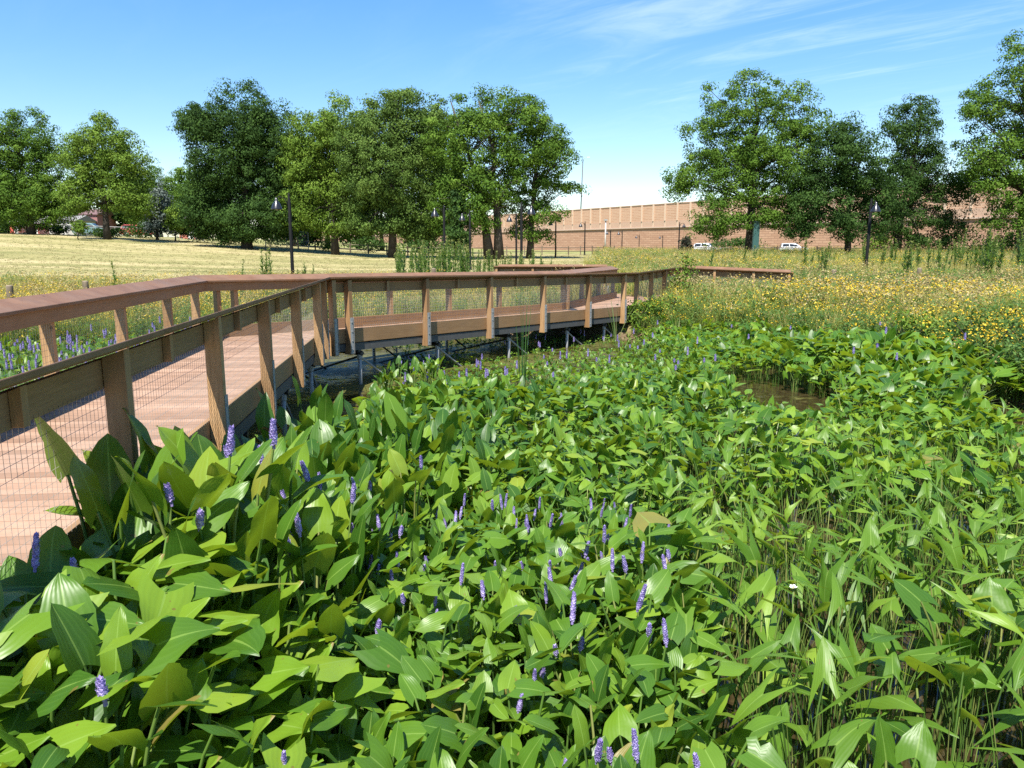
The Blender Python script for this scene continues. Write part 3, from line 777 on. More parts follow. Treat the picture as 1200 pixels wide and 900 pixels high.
# reeds and tufts that stand out
M['reed'] = leaf_mat('reed blade', [(0,(.03,.085,.02)),(.6,(.06,.14,.03)),(1,(.16,.2,.07))], (.16,.28,.05), .25, .45)
M['sedge'] = leaf_mat('sedge blade', [(0,(.06,.11,.02)),(.6,(.13,.2,.045)),(1,(.3,.28,.12))], (.25,.35,.08), .3, .5)
def blades(name, label, cat, loc, n, hgt, spread, wid, mat, bend=.3, group=None, seed=0):
    r = random.Random(seed); root = thing(name, label, cat, (loc[0],loc[1],loc[2]), 0, group, 'thing')
    mb = MB()
    for i in range(n):
        a = r.uniform(0,6.28); hh = hgt*r.uniform(.6,1.0); sp = spread*r.uniform(.2,1.0); w = wid*r.uniform(.7,1.1)
        ts = np.linspace(0,1,7); k = bend*r.uniform(.3,1.3)
        cx = sp*ts**(1.6)*math.cos(a)+.03*math.cos(a); cy = sp*ts**1.6*math.sin(a)+.03*math.sin(a); cz = hh*(ts - k*.35*ts**3)-.1
        b = r.uniform(0,6.28); px, py = math.cos(b)*w, math.sin(b)*w; prof = np.array([1,1,.95,.85,.7,.45,.02])
        V = np.concatenate([np.stack([cx-px*prof, cy-py*prof, cz],1), np.stack([cx, cy, cz+.0*prof-0.004],1)+np.array([[-math.sin(b)*w*.3, math.cos(b)*w*.3,0]]), np.stack([cx+px*prof, cy+py*prof, cz],1)])
        F = []
        for j in range(6): F += [[j,j+7,j+8,j+1],[j+7,j+14,j+15,j+8]]
        mb.add(V, np.array(F), r.random(), np.tile(np.stack([0*ts,ts],1),(3,1)))
    mb.build('foliage', mat, root, True); return root
blades('cattail', 'tall dark cattail standing alone in mid pond before the railing', 'cattail', (.17,12.3,0), 7, 2.25, .22, .011, M['reed'], .15, None, 3)
blades('cattail', 'clump of thin pale cattails beside the last posts of the bend', 'cattail', (2.75,20.2,0), 12, 1.5, .55, .012, M['sedge'], .2, None, 4)
blades('cattail', 'small cattail clump at the pond edge right of the bend', 'cattail', (4.4,20.3,.05), 9, 1.0, .3, .012, M['sedge'], .2, None, 5)
blades('sedge_tuft', 'arching grassy sedge tuft beside the muddy cove at right', 'sedge', (6.9,11.6,.0), 70, .85, .6, .006, M['sedge'], .7, None, 6)
blades('sedge_tuft', 'second sedge tuft against the right edge near the brown mud', 'sedge', (7.9,12.6,.05), 60, .7, .55, .006, M['sedge'], .7, None, 7)
wg = random.Random(9); got = 0
while got < 46:
    y = wg.uniform(3.4, 9.5); x = wg.uniform(.9, 7.0)
    if x > .62*y+.5 or x < .7+.16*(y-3.5) or float(pond_d(x,y)) > .98: continue
    blades('rush_clump', 'thin green rush blades rising from brown water among the arrowheads', 'rush', (x,y,0), wg.randint(9,16), wg.uniform(.55,.9), wg.uniform(.2,.4), .0038, M['sedge'], .35, 'thin rush clumps among the arrowheads', 20+got); got += 1

# ------------------------------------------------------------------ meadow
M['straw'] = leaf_mat('straw grass', [(0,(.09,.155,.018)),(.3,(.19,.24,.035)),(.6,(.36,.33,.075)),(1,(.54,.45,.18))], (.55,.48,.10), .35, .75, .2, False, 0)
M['greenweed'] = leaf_mat('green weeds', [(0,(.035,.085,.018)),(.5,(.075,.15,.03)),(.85,(.14,.21,.045)),(1,(.24,.24,.075))], (.2,.33,.05), .3, .6, .3, False, 0)
M['yellow'] = leaf_mat('yellow petals', [(0,(.50,.32,.018)),(.5,(.62,.43,.025)),(1,(.70,.55,.08))], (.6,.46,.05), .25, .7, .2, False, 0)
M['seed'] = leaf_mat('pale seed heads', [(0,(.24,.18,.07)),(.5,(.36,.29,.12)),(1,(.48,.41,.2))], (.5,.4,.25), .25, .85, .1, False, 0)
def grass_tm(n, hgt, wid, spread, seed, droop=.3):
    r = random.Random(seed); V=[];F=[];U=[];T=[]
    for i in range(n):
        a=r.uniform(0,6.28); b=r.uniform(0,6.28); h=hgt*r.uniform(.55,1); s=spread*r.uniform(.2,1); x0,y0=r.uniform(-.1,.1),r.uniform(-.1,.1); t=r.uniform(-.3,.3)
        for (f,z,w) in ((0,0,1),(.4,.62,.8),(1,1-droop*r.random()*.4,.12)):
            for sg in (-1,1):
                V.append((x0+s*f*math.cos(a)+sg*w*wid*math.cos(b), y0+s*f*math.sin(a)+sg*w*wid*math.sin(b), h*z)); U.append((.5+sg*.5,z)); T.append(t)
        k=i*6; F+=[[k,k+1,k+3,k+2],[k+2,k+3,k+5,k+4]]
    return np.array(V),np.array(F),np.array(U,float),np.array(T)
def forb_tm(n, hgt, leafs, spread, seed, low=.1):
    r = random.Random(seed); V=[];F=[];U=[];T=[]
    for i in range(n):
        z = hgt*(low+(1-low)*r.random()); a=r.uniform(0,6.28); rad=spread*(.2+.8*r.random())*(1.1-z/hgt*.6)
        L=leafs*r.uniform(.6,1.2); el=r.uniform(-.5,.7); b=a+r.uniform(-1,1)
        c=np.array([rad*math.cos(a),rad*math.sin(a),z]); d=np.array([math.cos(b)*math.cos(el),math.sin(b)*math.cos(el),math.sin(el)]); w=np.array([-math.sin(b),math.cos(b),r.uniform(-.4,.4)])*L*.2
        k=len(V); V+=[c, c+d*L*.5+w, c+d*L, c+d*L*.5-w]; F.append([k,k+1,k+2,k+3]); U+=[(0,0),(.5,.5),(1,1),(.5,.5)]; T+=[r.uniform(-.3,.3)]*4
    return np.array(V),np.array(F),np.array(U,float),np.array(T)
def flower_tm(n, hgt, size, spread, seed):
    r = random.Random(seed); V=[];F=[];U=[];T=[]
    for i in range(n):
        a=r.uniform(0,6.28); rad=spread*math.sqrt(r.random()); z=hgt*r.uniform(.8,1.03); s=size*r.uniform(.6,1.2)
        c=np.array([rad*math.cos(a),rad*math.sin(a),z])
        for q in range(2):
            nx,ny=r.uniform(-.7,.7),r.uniform(-.7,.7); e1=np.array([1,0,-nx]); e2=np.array([0,1,-ny]); k=len(V)
            b=r.uniform(0,1.5); ca,sa=math.cos(b),math.sin(b); p=e1*ca+e2*sa; o=-e1*sa+e2*ca
            V+=[c-p*s, c-o*s, c+p*s, c+o*s]; F.append([k,k+1,k+2,k+3]); U+=[(0,0)]*4; T+=[r.uniform(-.3,.3)]*4
    return np.array(V),np.array(F),np.array(U,float),np.array(T)
GT=[grass_tm(11,.85,.008,.3,i) for i in range(6)]
GT2=[grass_tm(9,.5,.006,.25,i+30) for i in range(4)]
FT=[forb_tm(46,.8,.11,.2,i) for i in range(5)]
FLT=[flower_tm(9,.86,.019,.2,i) for i in range(5)]
ST=[flower_tm(14,.9,.022,.2,i+50) for i in range(5)]
def sample_meadow(n, ymin, ymax, seed, pw=1.0):
    r = np.random.default_rng(seed)
    u = r.random(n)
    y = ymin*(ymax/ymin)**u if pw == 1.0 else ymin+(ymax-ymin)*u
    x = (r.random(n)*2-1)*(.72*y+3)
    d = pond_d(x,y); g = hfun(x,y)
    ok = (d > 1.0)&(g > .04)&(~on_walk(x,y,.15))&(field_w(x,y) < .35+.2*r.random(n))
    return x[ok],y[ok],g[ok],d[ok],r
def meadow():
    x,y,g,d,r = sample_meadow(84000, 12, 112, 21)
    near = sstep(1.42,1.08,d)*(y<32)           # greener by the shore
    straw_p = np.clip(.66+.2*((x<0)&(y>19))+.45*patch(x,y,.35,1.)-.55*near,.04,1)
    big = 1+ .35*sstep(40,100,y)
    u = r.random(len(x)); sc = r.uniform(.75,1.4,len(x))*(1+.15*patch(x,y,1.1,.4))*(1-.22*near)*np.where(x<0,.78,1.0+.05*sstep(4,8,x)*(1-sstep(22,30,y)))
    lean = r.normal(0,.12,(len(x),2)); rz = r.uniform(0,6.28,len(x)); vi = r.integers(0,20,len(x))
    pos = np.column_stack([x,y,g-.03])
    mg, mw, mf, ms = MB(), MB(), MB(), MB()
    isg = u < straw_p
    tn = np.clip(.66+.08*((x<0)&(y>20))+.28*patch(x,y,.5,2.)+r.normal(0,.16,len(x))-.2*near,0,1)
    def put(mb, tms, m, tint, s, sx=1.0):
        for i, t in enumerate(tms):
            q = m&(vi%len(tms)==i)
            scatter(mb, t, pos[q], rz[q], np.stack([s[q]*big[q]*sx]*2+[s[q]],1), tint[q], lean[q])
    put(mg, GT, isg, tn, sc)
    weed = (~isg)
    put(mw, FT, weed, np.clip(.45+.25*patch(x,y,.6,4.)+r.normal(0,.12,len(x)),0,1), sc*np.where(near>.4,.85,.95))
    flw = (r.random(len(x)) < np.clip(.06+.16*((x<-3)&(y<36))+.22*patch(x,y,.28,5.)+.30*patch(x,y,1.3,2.2)-.03*near,.01,.34))
    put(mf, FLT, flw, r.uniform(.2,.9,len(x)), sc*1.02)
    sd = (r.random(len(x)) < np.clip(.13-.3*patch(x,y,.31,2.)-.15*near,.01,.3))
    put(ms, ST, sd, r.uniform(.1,.9,len(x)), sc*1.03)
    tag(mg.build('meadow_grass', M['straw']), 'tall straw coloured meadow grass', 'grass', kind='stuff')
    tag(mw.build('meadow_weeds', M['greenweed']), 'leafy green weeds filling the meadow and pond bank', 'weeds', kind='stuff')
    tag(mf.build('yellow_wildflowers', M['yellow']), 'small yellow wildflowers scattered over the meadow', 'wildflowers', kind='stuff')
    tag(ms.build('seed_heads', M['seed']), 'pale dry seed heads scattered over the meadow', 'seed heads', kind='stuff')
    # bank tufts close to the water
    x,y,g,d,r = sample_meadow(9000, 8, 26, 22); k = (d<1.25)
    x,y,g = x[k],y[k],g[k]; mb = MB(); vi = r.integers(0,4,len(x))
    for i in range(4):
        q = vi==i; scatter(mb, GT2[i], np.column_stack([x,y,g-.02])[q], r.uniform(0,6.28,q.sum()), r.uniform(.7,1.3,q.sum()), r.uniform(0,.5,q.sum()), r.normal(0,.15,(q.sum(),2)))
    tag(mb.build('bank_grass', M['straw']), 'short green and yellow grass along the water edge', 'grass', kind='stuff')
meadow()
def field_grass():
    r = np.random.default_rng(77); n = 34000
    y = 33*(100/33)**r.random(n); x = (r.random(n)*2-1)*(.72*y+3)
    k = (field_w(x,y) > .3)&(x < .1*y); x, y = x[k], y[k]; z = hfun(x,y); T = [grass_tm(5,.09,.013,.2,i+90,.6) for i in range(4)]; M['drygrass'] = leaf_mat('dry mown grass', [(0,(.12,.14,.045)),(.5,(.235,.215,.09)),(1,(.38,.32,.175))], (.38,.33,.15), .2, .85, .1, False, 0)
    mb = MB(); vi = r.integers(0,4,len(x)); tn = np.clip(.60+.16*patch(x,y,.22,1.7)+.20*np.sin(y*.62+.04*x+.8*np.sin(y*.23))+r.normal(0,.15,len(x)),0,1)
    for i in range(4):
        q = vi==i; scatter(mb, T[i], np.column_stack([x,y,z-.02])[q], r.uniform(0,6.28,q.sum()), (r.uniform(.4,1.1,len(x))*(1+.01*(y-33)))[q], tn[q])
    tag(mb.build('field_grass', M['drygrass']), 'short dry grass of the mown field', 'grass', kind='stuff')
field_grass()

# tall feathery weeds, each its own plant
def tall_weed_proto(seed):
    r = random.Random(seed); root = thing('tall_weed','x','tall weed')
    st, fo = MB(), MB()
    for q in range(r.choice((1,2,2,3))):
        bx, by = r.uniform(-.12,.12), r.uniform(-.12,.12); lx, ly = r.uniform(-.12,.12), r.uniform(-.12,.12); H = r.uniform(.8,1.0)
        tube(st, [(bx,by,-.05),(bx+lx*.5,by+ly*.5,H*.5),(bx+lx,by+ly,H)], [.011,.008,.003], 5, r.random(), cap=False)
        V=[];F=[];T=[]
        for i in range(110):
            t = r.random()**.7; z = H*(.1+.93*t); a = r.uniform(0,6.28); L = (.16*(1-.55*t))*r.uniform(.6,1.1); el = r.uniform(.2,1.0)
            if t > .72: L *= .8
            c = np.array([bx+lx*t,by+ly*t,z]); d=np.array([math.cos(a)*math.cos(el),math.sin(a)*math.cos(el),math.sin(el)]); w=np.array([-math.sin(a),math.cos(a),0])*.012
            k=len(V); V+=[c,c+d*L*.5+w,c+d*L,c+d*L*.5-w]; F.append([k,k+1,k+2,k+3]); T+=[min(1,.32+.65*t**2+.25*r.random())]*4
        fo.add(V,np.array(F),T)
    st.build('stem', M['stem'], root, True); fo.build('foliage', M['greenweed'], root)
    return root
TWP = [tall_weed_proto(i) for i in range(7)]
tw_used = set()
def put_weed(px, dist, hgt, label, group):
    p = pix(px, 300, dist); z = h1(p.x, dist)-.03
    k = rr.randrange(7); src = TWP[k]
    if k not in tw_used:
        tw_used.add(k); src.location = (p.x,dist,z); src.scale = (hgt,hgt,hgt); src['label'] = label
        if group: src['group'] = group
    else: copy_thing(src, (p.x,dist,z), rr.uniform(0,6.28), hgt, label, group)
for px, dist, hg in ((141,24,1.75),):
    put_weed(px, dist, hg, 'dark branching weed beside the round posts at left of the field', 'lone weeds before the field')
put_weed(276,27,1.7,'slim pale weed left of the near lamp post','lone weeds before the field'); put_weed(315,28,2.2,'tall bare-stemmed weed just left of the near lamp post','lone weeds before the field')
put_weed(351,27.5,1.7,'dense dark weed just right of the near lamp post','lone weeds before the field'); put_weed(358,28.5,1.45,'short weed behind the dense one near the lamp post','lone weeds before the field')
for i in range(62):
    px = 468+ (i/61)**1.15*172 + rr.uniform(-4,4); d = rr.uniform(33,41)
    hg = rr.uniform(1.5,2.2)*(1.1 if px < 560 else .85)
    put_weed(px, d, hg, 'tall feathery green weed in the row between field and far lamps', 'feathery weeds in the row before the trees')
for i in range(58):
    px = rr.choice((rr.uniform(815,1200), rr.uniform(930,1200), rr.uniform(1090,1200))); d = rr.uniform(33,52)
    hg = rr.uniform(1.2,2.5)*(1.2 if px > 1110 else 1)
    put_weed(px, d, hg, 'tall feathery green weed standing in the yellow meadow', 'feathery weeds in the yellow meadow')

# ------------------------------------------------------------------ trees
def crown_mat(name, dark, mid, light, tr, t=.16):
    return leaf_mat(name, [(0,dark),(.5,mid),(1,light)], tr, t, .7, .12, False, 0)
CM = {
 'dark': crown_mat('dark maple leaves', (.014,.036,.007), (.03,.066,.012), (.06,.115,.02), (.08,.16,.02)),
 'mid': crown_mat('oak leaves', (.034,.076,.009), (.068,.132,.014), (.118,.195,.024), (.16,.28,.03)),
 'light': crown_mat('ash leaves', (.055,.10,.012), (.10,.17,.02), (.155,.23,.032), (.24,.36,.04)),
 'olive': crown_mat('grey green leaves', (.038,.074,.014), (.072,.125,.022), (.122,.185,.036), (.15,.25,.045)),
 'blue': crown_mat('spruce needles', (.05,.075,.065), (.10,.13,.11), (.17,.2,.17), (.14,.18,.13), .1),
 'red': crown_mat('dark plum leaves', (.018,.016,.016), (.03,.035,.022), (.05,.06,.03), (.08,.06,.03)),
}
def make_tree(name, label, dist, base_px, lobes, mat, trunk_r=.4, leaf=.2, clump=1.1, dens=1.9, depth=.85, bark='bark', seed=1, group=None, ntr=1, fill=.45, limbs=True):
    r = np.random.default_rng(seed)
    b = pix(base_px, 300, dist); gz = h1(b.x, dist)
    root = thing(name, label, 'tree', (b.x, dist, gz-.05), 0, group)
    base = np.array([b.x, dist, gz-.05])
    LB = []
    for (cx, cy, rx, ry) in lobes:
        c = pix(cx, cy, dist); k = (pix(cx+1, cy, dist)-c).x
        LB.append((np.array([c.x, dist, c.z])-base, rx*k, ry*k))
    wmax = max(l[1] for l in LB)
    cr = MB(); centers = []
    ctr_all = np.mean([l[0] for l in LB], axis=0)
    for (c, rx, rz_) in LB:
        c = c.copy(); c[1] += r.uniform(-.5,.5)*min(wmax, 3.5)*.8
        ry = max(rx*depth, .6*min(rx,rz_)+1.0)
        area = (rx*rz_+rx*ry+ry*rz_)/3*4*math.pi
        n = int(area/(clump**2*2.0)*dens)+3
        d = r.normal(size=(n,3)); d /= np.linalg.norm(d,axis=1,keepdims=True)
        rad = np.where(r.random(n)<fill, r.uniform(.35,.8,n), r.uniform(.8,1.08,n))
        P = c + d*rad[:,None]*np.array([rx,ry,rz_])
        for p in P: centers.append((p, c))
    tr = MB()
    tops = sorted(LB, key=lambda l: -l[0][2])
    H = max(l[0][2]+l[2]*.35 for l in LB)
    stems = []
    for q in range(ntr):
        ox = (q-(ntr-1)/2)*trunk_r*2.2; wob_ = r.normal(0,.25,(7,2))*np.linspace(0,1,7)[:,None]
        tgt = ctr_all if ntr == 1 else LB[q%len(LB)][0]
        zs = np.linspace(0,1,7)*H
        pts = np.stack([ox+ (tgt[0]-ox)*(zs/H)**1.6*.8+wob_[:,0], tgt[1]*(zs/H)**1.6*.8+wob_[:,1], zs],1)
        rads = trunk_r*np.interp(np.linspace(0,1,7),[0,.06,.4,1],[1.35,1,.72,.12])
        tube(tr, pts, rads, 9, .5); stems.append(pts)
    if limbs:
        sel = r.permutation(len(centers))[:min(len(centers), 70)]
        for j in list(sel):
            p, c = centers[j]; pts = stems[int(r.integers(0,len(stems)))]
            k = int(np.clip(np.searchsorted(pts[:,2], p[2]*.62), 2, 5)); s = pts[k]
            if p[2] < s[2]-3: s = pts[2]
            m = s+(p-s)*.5; m[2] += .08*np.linalg.norm(p-s); m += r.normal(0,.25,3)
            rr0 = trunk_r*.26*(1-.6*k/6)
            tube(tr, [s, m, p], [rr0, rr0*.55, .025], 5, .5, cap=False)
    tr.build('trunk', M[bark], root, True)
    # leaves gathered in clumps
    cs = np.array([p for p,_ in centers]); oc = np.array([c for _,c in centers])
    nl = max(12, int(62*(clump/1.15)**2*(.34/leaf)**1.3)); n = len(cs)
    cl = clump*r.uniform(.55,1.25,n)
    d = r.normal(size=(n,nl,3)); d /= np.linalg.norm(d,axis=2,keepdims=True); rad = r.random((n,nl,1))**.42
    off = d*rad*cl[:,None,None]*np.array([1,1,.62])
    off[:,:,2] -= .12*cl[:,None]*(rad[:,:,0])     # sprays droop a little
    P = (cs[:,None,:]+off).reshape(-1,3)
    outw = np.repeat(cs-oc, nl, axis=0); outw /= (np.linalg.norm(outw,axis=1,keepdims=True)+1e-6)
    offn = off.reshape(-1,3)/(np.linalg.norm(off.reshape(-1,3),axis=1,keepdims=True)+1e-6)
    nr = outw*.3 + offn*1.0 + r.normal(0,.32,P.shape)+np.array([0,0,.35]); nr /= np.linalg.norm(nr,axis=1,keepdims=True)
    a = r.normal(size=P.shape); t1 = np.cross(nr,a); t1 /= (np.linalg.norm(t1,axis=1,keepdims=True)+1e-6); t2 = np.cross(nr,t1)
    s = (leaf*r.uniform(.55,1.2,len(P)))[:,None]
    V = np.stack([P-t1*s*.62, P-t2*s*.36+nr*s*.12, P+t1*s*.62, P+t2*s*.36+nr*s*.12],1).reshape(-1,3)
    F = np.arange(len(P)*4).reshape(-1,4)
    tint = np.repeat(np.clip(r.normal(.5,.2,n),0,1), nl)+r.normal(0,.16,n*nl)
    cr.add(V, F, np.repeat(np.clip(tint,0,1),4))
    cr.build('crown', CM[mat], root)
    return root
TREES = [
 dict(name='oak_tree', label='dark broad tree at the left end of the far treeline', dist=92, base_px=40, mat='mid', seed=1, lobes=[(0,185,34,48),(30,165,28,36),(52,200,26,40),(20,235,42,34),(62,238,22,26),(-30,200,40,70)], trunk_r=.4),
 dict(name='ash_tree', label='light yellowish-green tree second from the left end', dist=88, base_px=128, mat='light', seed=2, lobes=[(125,168,30,30),(98,188,26,32),(150,195,26,38),(120,215,34,32),(158,232,24,26),(95,232,20,18)], trunk_r=.35, fill=.35),
 dict(name='lime_tree', label='mid green tree in the dip left of the big dark maple', dist=125, base_px=190, mat='mid', seed=3, lobes=[(180,225,22,32),(205,232,20,30),(190,252,30,20)], trunk_r=.35),
 dict(name='spruce_tree', label='small blue-grey spruce left of the big dark maple', dist=96, base_px=186, mat='blue', seed=4, lobes=[(186,262,17,12),(186,250,13,12),(187,236,8,12),(187,225,4,10)], trunk_r=.15, leaf=.28, clump=.8),
 dict(name='young_tree', label='small bright green young tree between spruce and dark maple', dist=94, base_px=207, mat='light', seed=5, lobes=[(208,262,13,8),(206,252,10,10),(212,244,7,9)], trunk_r=.08, leaf=.28, clump=.7),
 dict(name='maple_tree', label='big dark maple standing highest left of the near lamp post', dist=86, base_px=290, mat='dark', seed=6, lobes=[(270,272,30,9),(325,270,26,10),(230,245,16,24),(285,140,40,40),(240,148,28,24),(225,140,12,18),(315,165,40,44),(265,190,44,40),(300,215,48,42),(248,230,36,34),(300,255,50,22),(250,262,30,16),(335,215,24,44),(340,255,20,20)], trunk_r=.5, dens=2.3, fill=.5),
 dict(name='ash_tree', label='light green tree directly right of the big dark maple', dist=84, base_px=393, mat='light', seed=7, lobes=[(385,262,26,12),(420,258,18,14),(395,140,28,28),(365,165,28,30),(355,195,24,30),(400,180,32,36),(370,225,34,30),(415,225,24,26),(355,250,24,16),(345,170,10,14)], trunk_r=.36, fill=.35),
 dict(name='oak_tree', label='broad grey-green tree in the middle of the central group', dist=82, base_px=460, mat='olive', seed=8, lobes=[(440,265,34,10),(490,268,28,10),(470,120,24,16),(455,145,38,34),(425,170,28,36),(485,165,32,34),(450,200,46,38),(495,205,26,40),(430,238,38,28),(480,245,34,24),(510,140,20,26)], trunk_r=.42, fill=.35),
 dict(name='oak_tree', label='tall open-crowned tree with pale trunk at the centre right', dist=80, base_px=579, mat='mid', seed=9, lobes=[(520,262,18,14),(560,262,20,10),(575,225,40,24),(555,130,32,26),(600,128,28,24),(525,158,28,32),(570,165,40,34),(615,160,30,34),(540,205,28,36),(585,205,34,30),(555,245,26,20),(520,235,16,22)], trunk_r=.45, bark='palebark', ntr=2, fill=.35, dens=1.35),
 dict(name='oak_tree', label='airy tree with sweeping low branches beside the noise wall', dist=81, base_px=621, mat='mid', seed=10, lobes=[(635,150,26,28),(655,180,20,20),(628,195,26,28),(648,210,22,10),(670,219,18,4),(622,235,22,22),(640,250,24,10),(655,165,14,16),(610,268,14,10),(632,275,16,8)], trunk_r=.34, fill=.3, dens=1.15, clump=.95),
 dict(name='pine_tree', label='narrow dark pine among the trunks of the central trees', dist=78, base_px=535, mat='dark', seed=11, lobes=[(535,280,16,10),(535,265,13,12),(535,248,9,12),(535,232,5,10)], trunk_r=.16, leaf=.3, clump=.8),
 dict(name='maple_tree', label='large wide maple in front of the noise wall beside the green post', dist=84, base_px=879, mat='mid', seed=12, lobes=[(850,262,26,10),(910,255,34,12),(870,190,50,30),(885,115,34,30),(850,125,32,32),(925,125,30,28),(950,150,24,26),(830,165,32,34),(880,165,44,38),(930,180,34,34),(815,205,32,28),(860,215,38,30),(915,225,38,28),(835,245,28,20),(890,250,26,14),(905,200,40,40),(945,235,22,30),(800,215,14,20),(830,268,22,8)], trunk_r=.5, fill=.35, dens=.95),
 dict(name='linden_tree', label='rounded lower tree right of the large wide maple', dist=80, base_px=993, mat='dark', seed=13, lobes=[(950,225,30,32),(1035,235,26,32),(985,180,36,34),(990,160,22,24),(1000,190,34,32),(970,205,32,34),(1010,225,34,32),(960,245,36,26),(1000,258,38,24),(940,262,20,20)], trunk_r=.3, dens=1.15, fill=.5),
 dict(name='oak_tree', label='tall ragged tree behind the meadow lamp at right', dist=86, base_px=1050, mat='dark', seed=14, lobes=[(1040,275,20,10),(1085,285,34,8),(1075,205,34,40),(1075,132,20,18),(1050,150,20,22),(1085,165,26,26),(1050,190,28,32),(1100,195,28,34),(1065,230,36,32),(1110,238,30,28),(1060,262,30,20),(1105,268,30,16),(1125,215,20,18),(1090,125,10,10)], trunk_r=.4, fill=.3, dens=.95),
 dict(name='oak_tree', label='big tree cut off by the right edge of the view', dist=78, base_px=1196, mat='mid', seed=15, lobes=[(1180,262,26,8),(1195,200,40,36),(1200,80,38,44),(1172,110,32,24),(1150,125,22,14),(1190,150,40,34),(1160,180,28,24),(1215,200,50,50),(1170,215,30,20),(1150,195,16,12),(1190,240,30,16),(1230,120,50,60)], trunk_r=.5, fill=.3, dens=.9),
]
for t in TREES:
    make_tree(**t)
# lower background trees behind the left group
BG = [(15,130,'dark',(15,250,40,25)),(75,135,'dark',(75,245,26,22)),(150,135,'dark',(155,240,34,26)),(225,140,'mid',(228,225,24,35)),(350,120,'dark',(350,262,26,20)),(420,118,'mid',(415,262,26,18)),(490,125,'dark',(492,262,24,22)),(-30,120,'dark',(-25,235,45,40)),(385,112,'mid',(382,205,34,60)),(520,112,'mid',(515,190,30,60)),(448,118,'dark',(445,215,40,55)),(345,110,'dark',(340,215,20,50))]
for i,(bx,dd,mm,lb) in enumerate(BG):
    lab = ['low dark tree behind the trunk of the left end oak','low dark tree in the gap between oak and yellowish ash','low dark tree behind the yellowish ash','green tree peeping out left of the big dark maple','low dark tree behind the near lamp post','low green tree behind the light green ash','low dark tree behind the grey-green oak','dark tree outside the left end of the treeline','tree standing deep between the dark maple and the light green ash','tree standing deep between grey-green oak and open-crowned oak','dark tree standing deep behind the grey-green oak','dark narrow tree standing deep right behind the big dark maple'][i]
    cx,cy,rx,ry = lb
    make_tree('background_tree', lab, dd, bx, [lb,(cx-rx*.5,cy+ry*.3,rx*.6,ry*.7),(cx+rx*.5,cy+ry*.35,rx*.6,ry*.65)], mm, trunk_r=.3, leaf=.5, clump=1.5, seed=40+i, dens=.9, limbs=False)
make_tree('plum_tree', 'small dark plum tree on the rise left of the parked white car', 100, 803, [(803,290,6,7),(804,282,4,5)], 'red', trunk_r=.06, leaf=.25, clump=.5, seed=70, dens=1.2)
make_tree('young_tree', 'tiny light green sapling standing on the field at left', 84, 94, [(94,268,5,5),(94,263,4,4)], 'light', trunk_r=.05, leaf=.22, clump=.45, seed=71)
# round shrub near the bend of the boardwalk and bushes under the trees
def shrub(name, label, px, dist, w, h, mat, seed, n=700, leaf=.1):
    r = np.random.default_rng(seed); p = pix(px, 300, dist); z = h1(p.x, dist)
    root = thing(name, label, 'shrub', (p.x, dist, z-.03))
    st = MB()
    for i in range(7):
        a = r.uniform(0,6.28); tube(st, [(0,0,0),(w*.2*math.cos(a),w*.2*math.sin(a),h*.5),(w*.38*math.cos(a),w*.38*math.sin(a),h*.85)], [.02,.014,.005], 5, .5, cap=False)
    st.build('stem', M['bark'], root)
    k = 14; cs = r.normal(0,1,(k,3)); cs /= np.linalg.norm(cs,axis=1,keepdims=True); cs *= np.array([w*.34,w*.34,h*.36]); cs[:,2] += h*.55
    P = cs[r.integers(0,k,n)] + r.normal(0,1,(n,3))*np.array([w*.13,w*.13,h*.12]); P[:,2] = np.clip(P[:,2], .02, h*1.1)
    nr = r.normal(0,.7,(n,3))+np.array([0,0,.7]); nr /= np.linalg.norm(nr,axis=1,keepdims=True); a = r.normal(size=(n,3)); t1 = np.cross(nr,a); t1 /= np.linalg.norm(t1,axis=1,keepdims=True); t2 = np.cross(nr,t1); s = (leaf*r.uniform(.6,1.2,n))[:,None]
    V = np.stack([P-t1*s*.6,P-t2*s*.3,P+t1*s*.6,P+t2*s*.3],1).reshape(-1,3); cr = MB(); cr.add(V, np.arange(n*4).reshape(-1,4), np.repeat(np.clip(r.normal(.55,.25,n),0,1),4))
    cr.build('foliage', CM[mat], root)
shrub('sumac_shrub', 'bright green leafy shrub at the far end of the bend railing', 806, 25.5, .9, 1.75, 'light', 1, 900, .09)
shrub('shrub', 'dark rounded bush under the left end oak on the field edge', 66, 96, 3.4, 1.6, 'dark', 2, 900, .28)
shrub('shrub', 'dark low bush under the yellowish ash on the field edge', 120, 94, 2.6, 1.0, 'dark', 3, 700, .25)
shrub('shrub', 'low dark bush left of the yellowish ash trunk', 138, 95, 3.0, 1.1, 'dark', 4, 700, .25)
shrub('shrub', 'low light green bush between the ash and oak trunks', 386, 92, 2.6, 1.8, 'light', 5, 600, .22)
shrub('shrub', 'wide dark bush between the parked white car and the maple trunk', 857, 118, 8.5, 2.3, 'dark', 6, 1500, .35)
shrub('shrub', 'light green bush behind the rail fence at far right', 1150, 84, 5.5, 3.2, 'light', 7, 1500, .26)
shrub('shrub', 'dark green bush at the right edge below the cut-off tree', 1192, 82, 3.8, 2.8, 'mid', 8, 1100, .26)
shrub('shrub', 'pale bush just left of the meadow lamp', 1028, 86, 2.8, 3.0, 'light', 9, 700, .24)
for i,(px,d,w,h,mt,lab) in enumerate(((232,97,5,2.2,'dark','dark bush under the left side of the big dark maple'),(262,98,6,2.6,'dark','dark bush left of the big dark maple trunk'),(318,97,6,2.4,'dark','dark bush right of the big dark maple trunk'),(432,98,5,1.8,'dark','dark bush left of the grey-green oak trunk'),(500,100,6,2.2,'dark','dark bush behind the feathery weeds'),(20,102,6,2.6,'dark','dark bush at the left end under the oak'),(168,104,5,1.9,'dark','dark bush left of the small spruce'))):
    shrub('shrub', lab, px, d, w, h, mt, 60+i, 1300, .3)
